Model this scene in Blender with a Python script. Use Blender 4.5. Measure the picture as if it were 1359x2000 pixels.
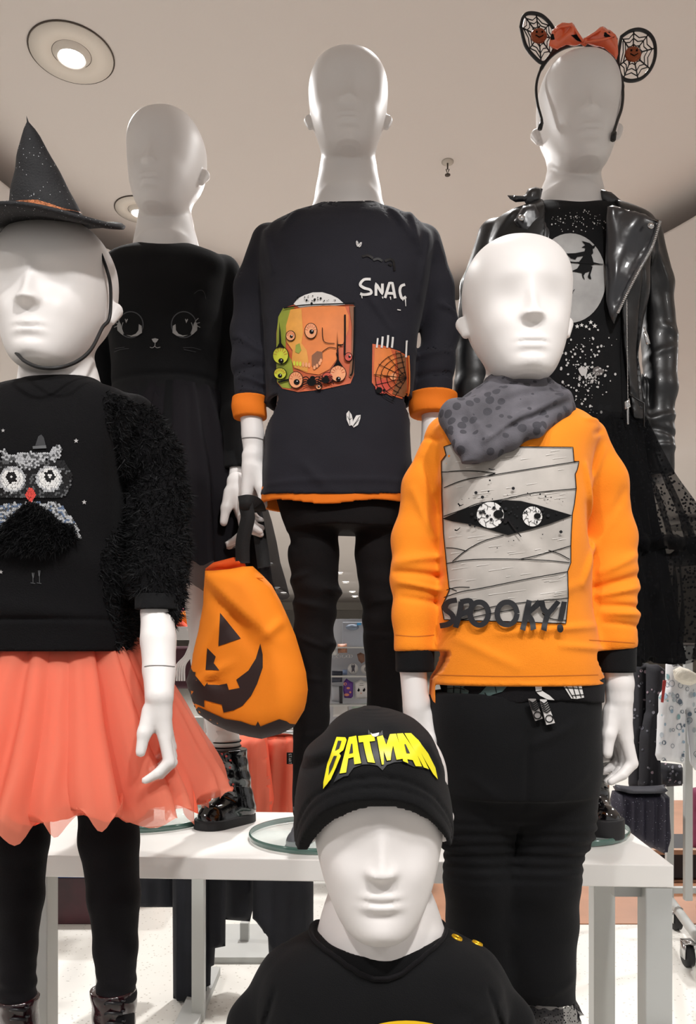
import bpy, bmesh, math, random
import numpy as np
from mathutils import Vector, Matrix, geometry
from mathutils.bvhtree import BVHTree
random.seed(7); RNG = np.random.default_rng(7)
for o in list(bpy.data.objects): bpy.data.objects.remove(o)
SC = bpy.context.scene
COL = SC.collection
# ---------------------------------------------------------------- camera, world, light, exposure
FPX, CX, HY, HC = 1500.0, 679.5, 1270.0, 1.0       # focal length (px of 1359x2000), centre x, horizon y, eye height
cam = bpy.data.cameras.new('camera'); camo = bpy.data.objects.new('camera', cam); COL.objects.link(camo)
cam.sensor_fit = 'HORIZONTAL'; cam.sensor_width = 36; cam.lens = 36*FPX/1359
cam.shift_y = (HY-1000)/1359; cam.clip_start = .05; cam.clip_end = 200
camo.location = (0, 0, HC); camo.rotation_euler = (math.pi/2, 0, 0); SC.camera = camo
W = bpy.data.worlds.new('world'); SC.world = W; W.use_nodes = True
bg = W.node_tree.nodes['Background']; bg.inputs[0].default_value = (1.0, .97, .95, 1); bg.inputs[1].default_value = .45
SC.view_settings.view_transform = 'Standard'; SC.view_settings.look = 'None'
SC.view_settings.gamma = 1; SC.view_settings.use_curve_mapping = False
SC.view_settings.exposure = 0.12
def spot(name, loc, aim, power, angle, blend=.5, size=.05, col=(1, .985, .97)):
    l = bpy.data.lights.new(name, 'SPOT'); l.energy = power; l.spot_size = math.radians(angle)
    l.spot_blend = blend; l.shadow_soft_size = size; l.color = col
    o = bpy.data.objects.new(name, l); COL.objects.link(o); o.location = loc
    o.rotation_euler = (Vector(aim)-Vector(loc)).to_track_quat('-Z', 'Y').to_euler(); return o
spot('spot_front_right', (.55, -.35, 2.75), (.2, 1.05, 1.0), 105, 46, .35, .06)
spot('spot_front_left', (-.75, -.55, 2.75), (-.35, 1.0, .85), 62, 44, .4, .06)
spot('spot_front_low', (.1, -.2, 2.75), (.05, .8, .6), 42, 40, .4, .06)
spot('spot_rear_left', (-.92, 2.45, 2.9), (-.35, 1.5, 1.6), 42, 62, .5, .05)
spot('spot_rear_right', (.85, 2.35, 2.9), (.35, 1.4, 1.6), 38, 66, .5, .05)
spot('spot_floor_table', (.25, 1.95, 2.85), (.1, 1.45, .66), 45, 60, .8, .1)
for k, (x, y, e) in enumerate(((-.1, 3.3, 225), (-3.2, 3.4, 200), (3.2, 3.4, 200), (-2.6, 6.6, 250), (2.6, 6.6, 250), (0, 9.5, 260), (-4.5, 11, 200), (4.5, 11, 200), (0, 15, 300), (-2.4, .2, 60), (2.4, .3, 60), (0, 21, 300))):
    spot('spot_fill', (x, y, 2.72), (x, y, 0), e, 150, .8, .06)  # added fill spots: they flood the floor so its bounce brightens the ceiling
# ---------------------------------------------------------------- helpers
def px(x, y, Y):                     # a point seen at pixel (x, y), standing at depth Y
    return np.array([(x-CX)/FPX*Y, Y, HC+(HY-y)/FPX*Y])
def pts(s, ox=0, oy=0, k=1.0):       # "x,y x,y ..." read in a magnified view with origin ox,oy and factor k
    return [(ox+float(a.split(',')[0])/k, oy+float(a.split(',')[1])/k) for a in s.split()]
def lin(c):
    if isinstance(c, str):
        c = [int(c[i:i+2], 16)/255 for i in (1, 3, 5)]
    return tuple((v/12.92 if v <= .04045 else ((v+.055)/1.055)**2.4) for v in c)+(1,)
MATS = {}
def mat(name, color, rough=.6, metal=0, spec=.5, bump=0, bscale=400, var=0, vscale=8, coat=0, sheen=0, emit=0,
        alpha=1, trans=0, speck=None, kind='noise', bdist=.002):
    if name in MATS: return MATS[name]
    m = bpy.data.materials.new(name); m.use_nodes = True; n = m.node_tree.nodes; L = m.node_tree.links
    b = n['Principled BSDF']; c = lin(color)
    b.inputs['Base Color'].default_value = c; b.inputs['Roughness'].default_value = rough
    b.inputs['Metallic'].default_value = metal; b.inputs['Specular IOR Level'].default_value = spec
    b.inputs['Coat Weight'].default_value = coat; b.inputs['Sheen Weight'].default_value = sheen
    b.inputs['Sheen Roughness'].default_value = .5
    b.inputs['Alpha'].default_value = alpha; b.inputs['Transmission Weight'].default_value = trans
    if emit:
        b.inputs['Emission Color'].default_value = c; b.inputs['Emission Strength'].default_value = emit
    tc = n.new('ShaderNodeTexCoord')
    if var:
        t = n.new('ShaderNodeTexNoise'); t.inputs['Scale'].default_value = vscale; t.inputs['Detail'].default_value = 5
        L.new(tc.outputs['Object'], t.inputs['Vector'])
        r = n.new('ShaderNodeMapRange'); r.inputs[1].default_value = .3; r.inputs[2].default_value = .7
        r.inputs[3].default_value = 1-var; r.inputs[4].default_value = 1+var; L.new(t.outputs[0], r.inputs[0])
        x = n.new('ShaderNodeVectorMath'); x.operation = 'SCALE'; x.inputs[0].default_value = c[:3]
        L.new(r.outputs[0], x.inputs['Scale']); src = x.outputs[0]
        L.new(src, b.inputs['Base Color'])
    if speck:                         # (colour, scale, threshold)
        t = n.new('ShaderNodeTexVoronoi'); t.inputs['Scale'].default_value = speck[1]; L.new(tc.outputs['Object'], t.inputs['Vector'])
        r = n.new('ShaderNodeMath'); r.operation = 'LESS_THAN'; r.inputs[1].default_value = speck[2]; L.new(t.outputs['Distance'], r.inputs[0])
        x = n.new('ShaderNodeMix'); x.data_type = 'RGBA'; x.inputs[6].default_value = c; x.inputs[7].default_value = lin(speck[0])
        if var: L.new(src, x.inputs[6])
        L.new(r.outputs[0], x.inputs[0]); L.new(x.outputs[2], b.inputs['Base Color'])
    if bump:
        t = n.new('ShaderNodeTexNoise'); t.inputs['Scale'].default_value = bscale; t.inputs['Detail'].default_value = 3
        L.new(tc.outputs['Object'], t.inputs['Vector'])
        p = n.new('ShaderNodeBump'); p.inputs['Strength'].default_value = bump; p.inputs['Distance'].default_value = bdist
        L.new(t.outputs[0], p.inputs['Height']); L.new(p.outputs[0], b.inputs['Normal'])
    MATS[name] = m; return m
def obj(name, me, parent=None, mats=None, smooth=True, label=None, kind=None):
    o = bpy.data.objects.new(name, me); COL.objects.link(o)
    if mats is not None:
        for m in (mats if isinstance(mats, (list, tuple)) else [mats]): me.materials.append(m)
    if smooth and len(me.polygons): me.polygons.foreach_set('use_smooth', [True]*len(me.polygons))
    if parent is not None: o.parent = parent
    if label: o['label'] = label
    if kind: o['kind'] = kind
    return o
def thing(name, label, cat, group=None, o=None, loc=(0, 0, 0)):
    if o is None:
        o = bpy.data.objects.new(name, None); COL.objects.link(o); o.empty_display_size = .05
        o.location = loc
    o['label'] = label; o['category'] = cat
    if group: o['group'] = group
    return o
def mesh(verts, faces, name='m', mi=None):
    me = bpy.data.meshes.new(name); me.from_pydata([tuple(map(float, v)) for v in verts], [], [tuple(map(int, f)) for f in faces])
    if mi is not None: me.polygons.foreach_set('material_index', mi)
    me.update(); return me
def join(parts):                     # list of (verts, faces) -> one
    V, Fc, o = [], [], 0
    for v, f in parts:
        V += [tuple(p) for p in v]; Fc += [tuple(i+o for i in q) for q in f]; o += len(v)
    return V, Fc
def box(c, s, bev=0, rz=0):
    bm = bmesh.new(); bmesh.ops.create_cube(bm, size=1)
    for v in bm.verts: v.co = Vector((v.co.x*s[0], v.co.y*s[1], v.co.z*s[2]))
    if bev: bmesh.ops.bevel(bm, geom=bm.edges[:], offset=bev, segments=2, profile=.5, affect='EDGES')
    if rz: bmesh.ops.rotate(bm, verts=bm.verts, matrix=Matrix.Rotation(rz, 3, 'Z'))
    V = [tuple(v.co+Vector(c)) for v in bm.verts]; bm.verts.index_update()
    F = [tuple(v.index for v in f.verts) for f in bm.faces]; bm.free(); return V, F
def tube(P, r, n=8, closed=False, cap=True, flat=1.0):
    P = [Vector(p) for p in P]; N = len(P); R = r if isinstance(r, (list, tuple)) else [r]*N
    V, F = [], []; up = None
    for i in range(N):
        a = P[(i-1) % N] if (closed or i > 0) else P[i]; b = P[(i+1) % N] if (closed or i < N-1) else P[i]
        t = (b-a).normalized()
        if up is None: up = t.orthogonal().normalized()
        up = (up-t*up.dot(t)); up = up.normalized() if up.length > 1e-6 else t.orthogonal().normalized()
        s = t.cross(up)
        for k in range(n):
            an = 2*math.pi*k/n; V.append(P[i]+(up*math.cos(an)+s*math.sin(an)*flat)*R[i])
    for i in range(N if closed else N-1):
        j = (i+1) % N
        for k in range(n): F.append((i*n+k, i*n+(k+1) % n, j*n+(k+1) % n, j*n+k))
    if cap and not closed: F.append(tuple(range(n))[::-1]); F.append(tuple((N-1)*n+k for k in range(n)))
    return V, F
def smooth_path(P, n=6):             # Catmull-Rom through points (tuples of any dimension)
    P = [np.array(p, float) for p in P]; out = []
    for i in range(len(P)-1):
        p0 = P[max(i-1, 0)]; p1 = P[i]; p2 = P[i+1]; p3 = P[min(i+2, len(P)-1)]
        for k in range(n):
            t = k/n; out.append(.5*((2*p1)+(-p0+p2)*t+(2*p0-5*p1+4*p2-p3)*t*t+(-p0+3*p1-3*p2+p3)*t**3))
    out.append(P[-1]); return out
def lathe(prof, n=48, c=(0, 0, 0)):  # prof: (r, z) list
    V, F = [], []
    for r, z in prof:
        for k in range(n):
            a = 2*math.pi*k/n; V.append((c[0]+r*math.cos(a), c[1]+r*math.sin(a), c[2]+z))
    for i in range(len(prof)-1):
        for k in range(n): F.append((i*n+k, i*n+(k+1) % n, (i+1)*n+(k+1) % n, (i+1)*n+k))
    return V, F
# ---------------------------------------------------------------- implicit surfaces (smooth unions meshed with surface nets)
class SDF:
    def __init__(s, lo, hi, h=.003, zfine=None, hz=None):
        s.xs = np.arange(lo[0]-2*h, hi[0]+2*h, h); s.ys = np.arange(lo[1]-2*h, hi[1]+2*h, h)
        if zfine is None: s.zs = np.arange(lo[2]-2*h, hi[2]+2*h, h)
        else:
            z = [lo[2]-2*hz]
            while z[-1] < hi[2]+2*h: z.append(z[-1]+(h if any(a <= z[-1] <= b for a, b in zfine) else hz))
            s.zs = np.array(z)
        s.F = np.full((len(s.xs), len(s.ys), len(s.zs)), 1.0, np.float32)
    def sub(s, lo, hi, m=.03):
        out = []
        for a, l, h in zip((s.xs, s.ys, s.zs), lo, hi):
            i = max(0, np.searchsorted(a, l-m)); j = min(len(a), np.searchsorted(a, h+m)); out.append(slice(i, j))
        return tuple(out), s.xs[out[0]][:, None, None], s.ys[out[1]][None, :, None], s.zs[out[2]][None, None, :]
    def put(s, sl, d, k, sign=1):
        a = s.F[sl]
        if a.size == 0: return
        if sign > 0:
            h = np.clip(.5+.5*(d-a)/k, 0, 1); s.F[sl] = d+(a-d)*h-k*h*(1-h)
        else:
            d = -d; h = np.clip(.5+.5*(a-d)/k, 0, 1); s.F[sl] = d+(a-d)*h+k*h*(1-h)
    def cone(s, p, q, r1, r2, k=.006, sq=(1, 1, 1), sign=1):
        p = np.array(p, float); q = np.array(q, float); R = max(r1, r2)*max(1/min(sq), 1)
        sl, X, Y, Z = s.sub(np.minimum(p, q)-R, np.maximum(p, q)+R)
        ax = q-p; L2 = max(float(ax@ax), 1e-9)
        t = np.clip(((X-p[0])*ax[0]+(Y-p[1])*ax[1]+(Z-p[2])*ax[2])/L2, 0, 1)
        dx = (X-p[0]-t*ax[0])*sq[0]; dy = (Y-p[1]-t*ax[1])*sq[1]; dz = (Z-p[2]-t*ax[2])*sq[2]
        s.put(sl, np.sqrt(dx*dx+dy*dy+dz*dz)-(r1+(r2-r1)*t), k, sign)
    def chain(s, P, R, k=.006, sq=(1, 1, 1)):
        for i in range(len(P)-1): s.cone(P[i], P[i+1], R[i], R[i+1], k, sq)
    def ell(s, c, r, k=.006, sign=1):
        c = np.array(c, float); r = np.array(r, float); sl, X, Y, Z = s.sub(c-r, c+r)
        g = np.sqrt(((X-c[0])/r[0])**2+((Y-c[1])/r[1])**2+((Z-c[2])/r[2])**2)
        s.put(sl, (g-1)*float(min(r)), k, sign)
    def loft(s, rows, k=.006, n=2.3, smooth=True):      # rows: (z, cx, cy, w, d)
        rows = sorted(rows); 
        if smooth: rows = smooth_path(rows, 6)
        A = np.array(rows); A = A[np.argsort(A[:, 0])]
        lo = (np.min(A[:, 1]-A[:, 3]), np.min(A[:, 2]-A[:, 4]), A[0, 0]); hi = (np.max(A[:, 1]+A[:, 3]), np.max(A[:, 2]+A[:, 4]), A[-1, 0])
        sl, X, Y, Z = s.sub(lo, hi); z = Z.ravel()
        cx, cy, w, d = [np.interp(z, A[:, 0], A[:, i])[None, None, :] for i in (1, 2, 3, 4)]
        w = np.maximum(w, 1e-3); d = np.maximum(d, 1e-3)
        g = ((np.abs(X-cx)/w)**n+(np.abs(Y-cy)/d)**n)**(1/n)
        g = (g-1)*np.minimum(w, d)
        g = np.maximum(g, np.maximum(Z-A[-1, 0], A[0, 0]-Z))
        s.put(sl, g, k)
    def disp(s, fn):
        X = s.xs[:, None, None]; Y = s.ys[None, :, None]; Z = s.zs[None, None, :]
        s.F = (s.F-fn(X, Y, Z)).astype(np.float32)
    def creases(s, Y0, L, front=True):                  # L: (x1,y1,x2,y2,width_px,amp_m) in front view
        D = np.zeros((len(s.xs), 1, len(s.zs)), np.float32)
        pxx = CX+s.xs*FPX/Y0; pyy = HY-(s.zs-HC)*FPX/Y0
        for x1, y1, x2, y2, w, a in L:
            m = 3*w; i = np.where((pxx > min(x1, x2)-m) & (pxx < max(x1, x2)+m))[0]; j = np.where((pyy > min(y1, y2)-m) & (pyy < max(y1, y2)+m))[0]
            if not len(i) or not len(j): continue
            X = pxx[i[0]:i[-1]+1][:, None]; Y = pyy[j[0]:j[-1]+1][None, :]
            ax, ay = x2-x1, y2-y1; t = np.clip(((X-x1)*ax+(Y-y1)*ay)/(ax*ax+ay*ay), 0, 1)
            d2 = (X-x1-t*ax)**2+(Y-y1-t*ay)**2; fade = np.sin(np.pi*np.clip(t*.8+.1, 0, 1))**.6
            D[i[0]:i[-1]+1, 0, j[0]:j[-1]+1] += a*np.exp(-d2/(w*w))*fade
        s.F = s.F-D
    def cut(s, fn):                                     # keep where fn<0
        X = s.xs[:, None, None]; Y = s.ys[None, :, None]; Z = s.zs[None, None, :]
        s.F = np.maximum(s.F, fn(X, Y, Z)).astype(np.float32)
    def shell(s, t): s.F = np.maximum(s.F, -(s.F+t))
    def mesh(s, name='m'):
        F = s.F; F[0], F[-1] = 1, 1; F[:, 0], F[:, -1] = 1, 1; F[:, :, 0], F[:, :, -1] = 1, 1
        S = F < 0
        c = np.zeros(tuple(n-1 for n in F.shape), np.uint8)
        for a in (0, 1):
            for b in (0, 1):
                for d in (0, 1):
                    c += S[a:F.shape[0]-1+a, b:F.shape[1]-1+b, d:F.shape[2]-1+d]
        act = (c > 0) & (c < 8); I = np.argwhere(act); idx = np.full(act.shape, -1, np.int32); idx[act] = np.arange(len(I))
        G = {}
        for a in (0, 1):
            for b in (0, 1):
                for d in (0, 1): G[a, b, d] = F[I[:, 0]+a, I[:, 1]+b, I[:, 2]+d]
        acc = np.zeros((len(I), 3)); cnt = np.zeros(len(I))
        cor = list(G)
        for u in cor:
            for ax in range(3):
                if u[ax] == 1: continue
                v = list(u); v[ax] = 1; v = tuple(v)
                f0, f1 = G[u], G[v]; m = (f0 < 0) != (f1 < 0)
                t = np.where(m, f0/np.where(m, f0-f1, 1), 0)
                t = np.where((np.abs(f0) > .5) | (np.abs(f1) > .5), np.clip(t, .3, .7), t)
                p = np.zeros((len(I), 3)); p[:] = u; p[:, ax] = t
                acc[m] += p[m]; cnt[m] += 1
        loc = acc/cnt[:, None]
        V = np.empty((len(I), 3))
        for ax, a in enumerate((s.xs, s.ys, s.zs)):
            V[:, ax] = a[I[:, ax]]+loc[:, ax]*(a[I[:, ax]+1]-a[I[:, ax]])
        Q = []
        for ax in range(3):
            b, c2 = [(1, 2), (2, 0), (0, 1)][ax]
            A0 = [slice(None)]*3; A1 = [slice(None)]*3; A0[ax] = slice(0, -1); A1[ax] = slice(1, None)
            E = S[tuple(A0)] != S[tuple(A1)]; e = np.argwhere(E)
            ok = (e[:, b] > 0) & (e[:, c2] > 0) & (e[:, b] < F.shape[b]-1) & (e[:, c2] < F.shape[c2]-1); e = e[ok]
            flip = S[tuple(e.T)]
            def at(db, dc):
                g = e.copy(); g[:, b] -= db; g[:, c2] -= dc; return idx[tuple(g.T)]
            q = np.stack([at(1, 1), at(0, 1), at(0, 0), at(1, 0)], 1)
            q[~flip] = q[~flip][:, ::-1]; Q.append(q)
        Q = np.concatenate(Q); Q = Q[(Q >= 0).all(1)]
        me = bpy.data.meshes.new(name); me.vertices.add(len(V)); me.vertices.foreach_set('co', V.ravel())
        me.loops.add(len(Q)*4); me.loops.foreach_set('vertex_index', Q.ravel().astype(np.int32))
        me.polygons.add(len(Q)); me.polygons.foreach_set('loop_start', np.arange(0, len(Q)*4, 4, dtype=np.int32))
        me.update(calc_edges=True); me.validate(); return me
def bvh_of(*meshes):
    V, F, o = [], [], 0
    for me in meshes:
        n = len(me.vertices); co = np.empty(n*3); me.vertices.foreach_get('co', co); V += co.reshape(-1, 3).tolist()
        F += [tuple(i+o for i in p.vertices) for p in me.polygons]; o += n
    return BVHTree.FromPolygons(V, F)
CAMP = Vector((0, 0, HC))
def noise2(x, z, sc, seed=0):
    return (np.sin(x*sc+seed)+np.sin(z*sc*1.3+seed*2.1+np.sin(x*sc*.7))+np.sin((x+z)*sc*.83+seed*.7))/3
def resample(P, step, closed=True):
    out = []; N = len(P)
    for i in range(N if closed else N-1):
        a = np.array(P[i]); b = np.array(P[(i+1) % N]); L = np.hypot(*(b-a)); n = max(1, int(math.ceil(L/step)))
        for k in range(n): out.append(tuple(a+(b-a)*k/n))
    if not closed: out.append(tuple(P[-1]))
    return out
def fill2d(poly, step):              # triangulate a 2D polygon with interior points
    P = resample(poly, step); xs = [p[0] for p in P]; ys = [p[1] for p in P]; n = len(P)
    A = np.array(P); B = np.roll(A, -1, 0); extra = []
    gx = np.arange(min(xs)+step/2, max(xs), step); gy = np.arange(min(ys)+step/2, max(ys), step)
    if len(gx) and len(gy):
        X, Y = np.meshgrid(gx, gy); X = X.ravel(); Y = Y.ravel()
        ins = np.zeros(len(X), bool); dm = np.full(len(X), 1e9)
        for a, b in zip(A, B):
            c = ((a[1] > Y) != (b[1] > Y))
            with np.errstate(divide='ignore', invalid='ignore'):
                xi = (b[0]-a[0])*(Y-a[1])/(b[1]-a[1])+a[0]
            ins ^= c & (X < xi); L = max(((b-a)**2).sum(), 1e-9); t = np.clip(((X-a[0])*(b[0]-a[0])+(Y-a[1])*(b[1]-a[1]))/L, 0, 1)
            dm = np.minimum(dm, np.hypot(X-a[0]-t*(b[0]-a[0]), Y-a[1]-t*(b[1]-a[1])))
        k = ins & (dm > step*.45); extra = list(zip(X[k], Y[k]))
    co = [Vector((float(a), float(b))) for a, b in P+extra]
    r = geometry.delaunay_2d_cdt(co, [], [list(range(n))], 1, 1e-5)
    return [tuple(v) for v in r[0]], [tuple(f) for f in r[2]]
def ellipse(cx, cy, rx, ry=None, n=20, rot=0):
    ry = rx if ry is None else ry
    return [(cx+rx*math.cos(a)*math.cos(rot)-ry*math.sin(a)*math.sin(rot), cy+rx*math.cos(a)*math.sin(rot)+ry*math.sin(a)*math.cos(rot)) for a in [2*math.pi*i/n for i in range(n)]]
def star(cx, cy, r, rot=-math.pi/2):
    return [(cx+(r if i % 2 == 0 else r*.42)*math.cos(rot+i*math.pi/5), cy+(r if i % 2 == 0 else r*.42)*math.sin(rot+i*math.pi/5)) for i in range(10)]
def strokepoly(P, w):                # w: width or (w0,w1)
    P = [np.array(p, float) for p in P]; N = len(P); L, R = [], []
    for i in range(N):
        t = P[min(i+1, N-1)]-P[max(i-1, 0)]; t = t/(np.hypot(*t)+1e-9); nn = np.array([-t[1], t[0]])
        ww = (w[0]+(w[1]-w[0])*i/(N-1) if isinstance(w, tuple) else w)/2
        L.append(P[i]+nn*ww); R.append(P[i]-nn*ww)
    return L, R
class Decal:                         # flat print laid on a garment: every vertex is put on the cloth, a hair above it
    def __init__(s, bvh, off=.0011, ymax=1e9): s.b = bvh; s.V = []; s.F = []; s.M = []; s.mats = []; s.off = off; s.ymax = ymax
    def mi(s, m):
        if m not in s.mats: s.mats.append(m)
        return s.mats.index(m)
    def _put(s, V2, F2, m, layer):
        ids = []
        for x, y in V2:
            d = (Vector(px(x, y, 1.0))-CAMP).normalized(); h = s.b.ray_cast(CAMP, d)
            if h[0] is None or h[0].y > s.ymax: ids.append(-1); continue
            n = h[1]; n = n if n.dot(d) < 0 else -n
            n = (n-d*1.0).normalized()
            s.V.append(h[0]+n*(s.off+layer*.0006)); ids.append(len(s.V)-1)
        k = s.mi(m)
        for f in F2:
            q = [ids[i] for i in f]
            if min(q) < 0: continue
            ys = [s.V[i].y for i in q]
            if max(ys)-min(ys) > .03: continue
            s.F.append(tuple(q)); s.M.append(k)
    def fill(s, poly, m, layer=0, step=7):
        try: V2, F2 = fill2d(poly, step)
        except Exception: return
        s._put(V2, F2, m, layer)
    def line(s, P, w, m, layer=0, step=5, curve=True):
        if curve and len(P) > 2: P = [tuple(p) for p in smooth_path(P, 5)]
        P = resample(P, step, False); 
        if len(P) < 2: return
        L, R = strokepoly(P, w); n = len(P); V2 = [tuple(p) for p in L]+[tuple(p) for p in R]
        s._put(V2, [(i, i+1, n+i+1, n+i) for i in range(n-1)], m, layer)
    def obj(s, name, parent, label=None):
        me = mesh(s.V, s.F, name, s.M); 
        for f in me.polygons:
            if f.normal.dot(f.center-CAMP) > 0: f.flip()
        me.update(); o = obj(name, me, parent, s.mats); 
        if label: o['label'] = label
        return o
def puff(poly, Y, T, D, step=8, fold=None, back=True):   # stuffed/soft flat thing: outline seen at depth Y, real thickness T
    V2, F2 = fill2d(poly, step); A = np.array(resample(poly, step)); P = np.array(V2)
    B = np.roll(A, -1, 0); dm = np.full(len(P), 1e9)
    for a, b in zip(A, B):
        L = max(((b-a)**2).sum(), 1e-9); t = np.clip(((P-a)@(b-a))/L, 0, 1); dm = np.minimum(dm, np.hypot(*(P-a-t[:, None]*(b-a)).T))
    u = np.clip(dm/D, 0, 1); th = T*np.sqrt(np.maximum(0, 1-(1-u)**2))
    V, n = [], len(P)
    fd = np.zeros(n) if fold is None else fold(P[:, 0], P[:, 1])*np.minimum(1, dm/12)
    fd = fd
    for i in range(n): q = px(P[i, 0], P[i, 1], Y); V.append((q[0], Y-th[i]-fd[i], q[2]))
    for i in range(n): q = px(P[i, 0], P[i, 1], Y); V.append((q[0], Y+max(th[i], .0008)+(-fd[i] if T < .02 else fd[i])*1.0, q[2]))
    F = [tuple(f) for f in F2]+[tuple(i+n for i in f[::-1]) for f in F2]
    e = {}
    for f in F2:
        for i in range(len(f)):
            a, b = f[i], f[(i+1) % len(f)]; k = (min(a, b), max(a, b)); e.setdefault(k, []).append((a, b))
    for k, v in e.items():
        if len(v) == 1: a, b = v[0]; F.append((b, a, a+n, b+n))
    bm = bmesh.new(); vs = [bm.verts.new(p) for p in V]
    for f in F:
        try: bm.faces.new([vs[i] for i in f])
        except ValueError: pass
    bmesh.ops.recalc_face_normals(bm, faces=bm.faces[:]); me = bpy.data.meshes.new('puff'); bm.to_mesh(me); bm.free(); return me
# ---------------------------------------------------------------- materials
WHITE = mat('mannequin_plastic', '#e9e4e1', .45, spec=.4, var=.012, vscale=6)
BLK = mat('black_jersey', '#0a0a0c', .85, spec=.2, bump=.25, bscale=900, sheen=.03, var=.15, vscale=20)
BLK2 = mat('black_cotton', '#0f0d10', .85, spec=.2, bump=.3, bscale=700, sheen=.03, var=.15, vscale=14)
NAVY = mat('navy_jersey', '#1b1a22', .8, spec=.25, bump=.25, bscale=800, sheen=.05, var=.12, vscale=12)
DENIM = mat('black_denim', '#0d0a0b', .85, spec=.2, bump=.4, bscale=700, var=.2, vscale=18)
ORG = mat('orange_jersey', '#f28a1c', .8, spec=.2, bump=.25, bscale=900, sheen=.1, var=.05, vscale=14)
ORG2 = mat('orange_lining', '#e8791f', .8, spec=.2, bump=.2, bscale=900)
FUR = mat('black_fur', '#0b0b0d', .7, spec=.25)
KNIT = mat('black_sweatshirt', '#0a090b', .9, spec=.15, bump=.4, bscale=600, sheen=.02)
LEATHER = mat('black_leather', '#0d0d0f', .4, spec=.5, bump=.3, bscale=28, coat=.08, bdist=.004)
PATENT = mat('black_patent', '#0a090b', .12, spec=.8, coat=.6, bump=.4, bscale=50, bdist=.004)
BURG = mat('burgundy_patent', '#22090e', .2, spec=.7, coat=.5, bump=.6, bscale=45, var=.5, vscale=60, speck=('#7a1b2b', 260, .12))
RUB = mat('black_rubber', '#161518', .6)
WT = mat('white_table_paint', '#f0ede8', .32, spec=.4)
GREY = mat('grey_metal_paint', '#b4b5b2', .45, spec=.4)
CHROME = mat('chrome', '#c8c8c8', .22, metal=1)
WPR = mat('white_print', '#d9d6d3', .6)
KPR = mat('black_print', '#070708', .8, spec=.2)
GPR = mat('grey_print', '#a9a6a6', .55, var=.12, vscale=30)
def net(name, color, dens, scale=0, dotc=None):
    m = bpy.data.materials.new(name); m.use_nodes = True; n = m.node_tree.nodes; L = m.node_tree.links; b = n['Principled BSDF']
    b.inputs['Base Color'].default_value = lin(color); b.inputs['Roughness'].default_value = .8; b.inputs['Specular IOR Level'].default_value = .1
    tr = n.new('ShaderNodeBsdfTransparent'); tl = n.new('ShaderNodeBsdfTranslucent'); tl.inputs[0].default_value = lin(color)
    ml = n.new('ShaderNodeMixShader'); ml.inputs[0].default_value = .35; L.new(b.outputs[0], ml.inputs[1]); L.new(tl.outputs[0], ml.inputs[2])
    mx = n.new('ShaderNodeMixShader'); mx.inputs[0].default_value = dens
    L.new(tr.outputs[0], mx.inputs[1]); L.new(ml.outputs[0], mx.inputs[2]); L.new(mx.outputs[0], n['Material Output'].inputs[0])
    if scale:                         # flocked dots: denser there
        tc = n.new('ShaderNodeTexCoord'); v = n.new('ShaderNodeTexVoronoi'); v.inputs['Scale'].default_value = scale; v.inputs['Randomness'].default_value = .8
        L.new(tc.outputs['Object'], v.inputs['Vector'])
        k = n.new('ShaderNodeMath'); k.operation = 'LESS_THAN'; k.inputs[1].default_value = .3; L.new(v.outputs['Distance'], k.inputs[0])
        q = n.new('ShaderNodeMath'); q.operation = 'MAXIMUM'; q.inputs[1].default_value = dens; L.new(k.outputs[0], q.inputs[0]); L.new(q.outputs[0], mx.inputs[0])
    return m
TUL_O = net('coral_tulle', '#f89479', .66)
TUL_O2 = mat('coral_underskirt', '#ee5c44', .8, spec=.1)
TUL_K = net('black_tulle', '#0a0a0c', .80)
TUL_D = net('black_dotted_tulle', '#141416', .55, 130)
LINE = mat('joint_line', '#77726f', .7)
CORALH = mat('coral_tulle_dense', '#ee6a50', .8, spec=.1)
# ---------------------------------------------------------------- the setting
HCEIL, HDOME = 2.8, 2.95
CEIL = mat('ceiling_plaster', '#d3cbc6', .9, bump=.08, bscale=150, spec=.1)
FL = mat('terrazzo_floor', '#dcd9d2', .35, speck=('#b9b4ab', 60, .18), var=.04, vscale=3, spec=.4)
WOODF = mat('wood_floor', '#a5765a', .45, var=.15, vscale=4)
V, F = [], []
n = 96; cxd, cyd, R = .1, 2.55, 1.5
prof = [(0.001, HDOME), (.8, HDOME), (1.6, HDOME), (1.93, HDOME), (1.95, HDOME-.02), (1.95, HCEIL+.03), (1.93, HCEIL+.018), (1.505, HCEIL+.016), (1.5, HCEIL+.012), (1.5, HCEIL)]
Vd, Fd = lathe([(r, z) for r, z in prof], n, (cxd, cyd, 0))
# ring of flat ceiling from the rim out to a rectangle
base = len(Vd); rect = []
for k in range(n):
    a = 2*math.pi*k/n; c, s_ = math.cos(a), math.sin(a)
    x0, x1, y0, y1 = -9-cxd, 9-cxd, -3-cyd, 32-cyd
    t = min([v for v in ((x1/c if c > 1e-9 else 1e9), (x0/c if c < -1e-9 else 1e9), (y1/s_ if s_ > 1e-9 else 1e9), (y0/s_ if s_ < -1e-9 else 1e9))])
    rect.append((cxd+t*c, cyd+t*s_, HCEIL))
Vd += rect; l = base-n
Fd += [(l+k, l+(k+1) % n, base+(k+1) % n, base+k) for k in range(n)]
for cx_, cy_ in ((9, 32), (-9, 32), (-9, -3), (9, -3)):
    Vd.append((cx_, cy_, HCEIL)); ci = len(Vd)-1
    best = sorted(range(n), key=lambda k: (rect[k][0]-cx_)**2+(rect[k][1]-cy_)**2)[:2]
    # corner triangle: neighbours on both sides of the corner
    ka = [k for k in range(n) if (abs(rect[k][0]-cx_) < 1e-6) != (abs(rect[(k+1) % n][0]-cx_) < 1e-6) and (rect[k][1]-cy_)**2+(rect[k][0]-cx_)**2 < 90]
    for k in ka: Fd.append((base+k, ci, base+(k+1) % n))
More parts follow.
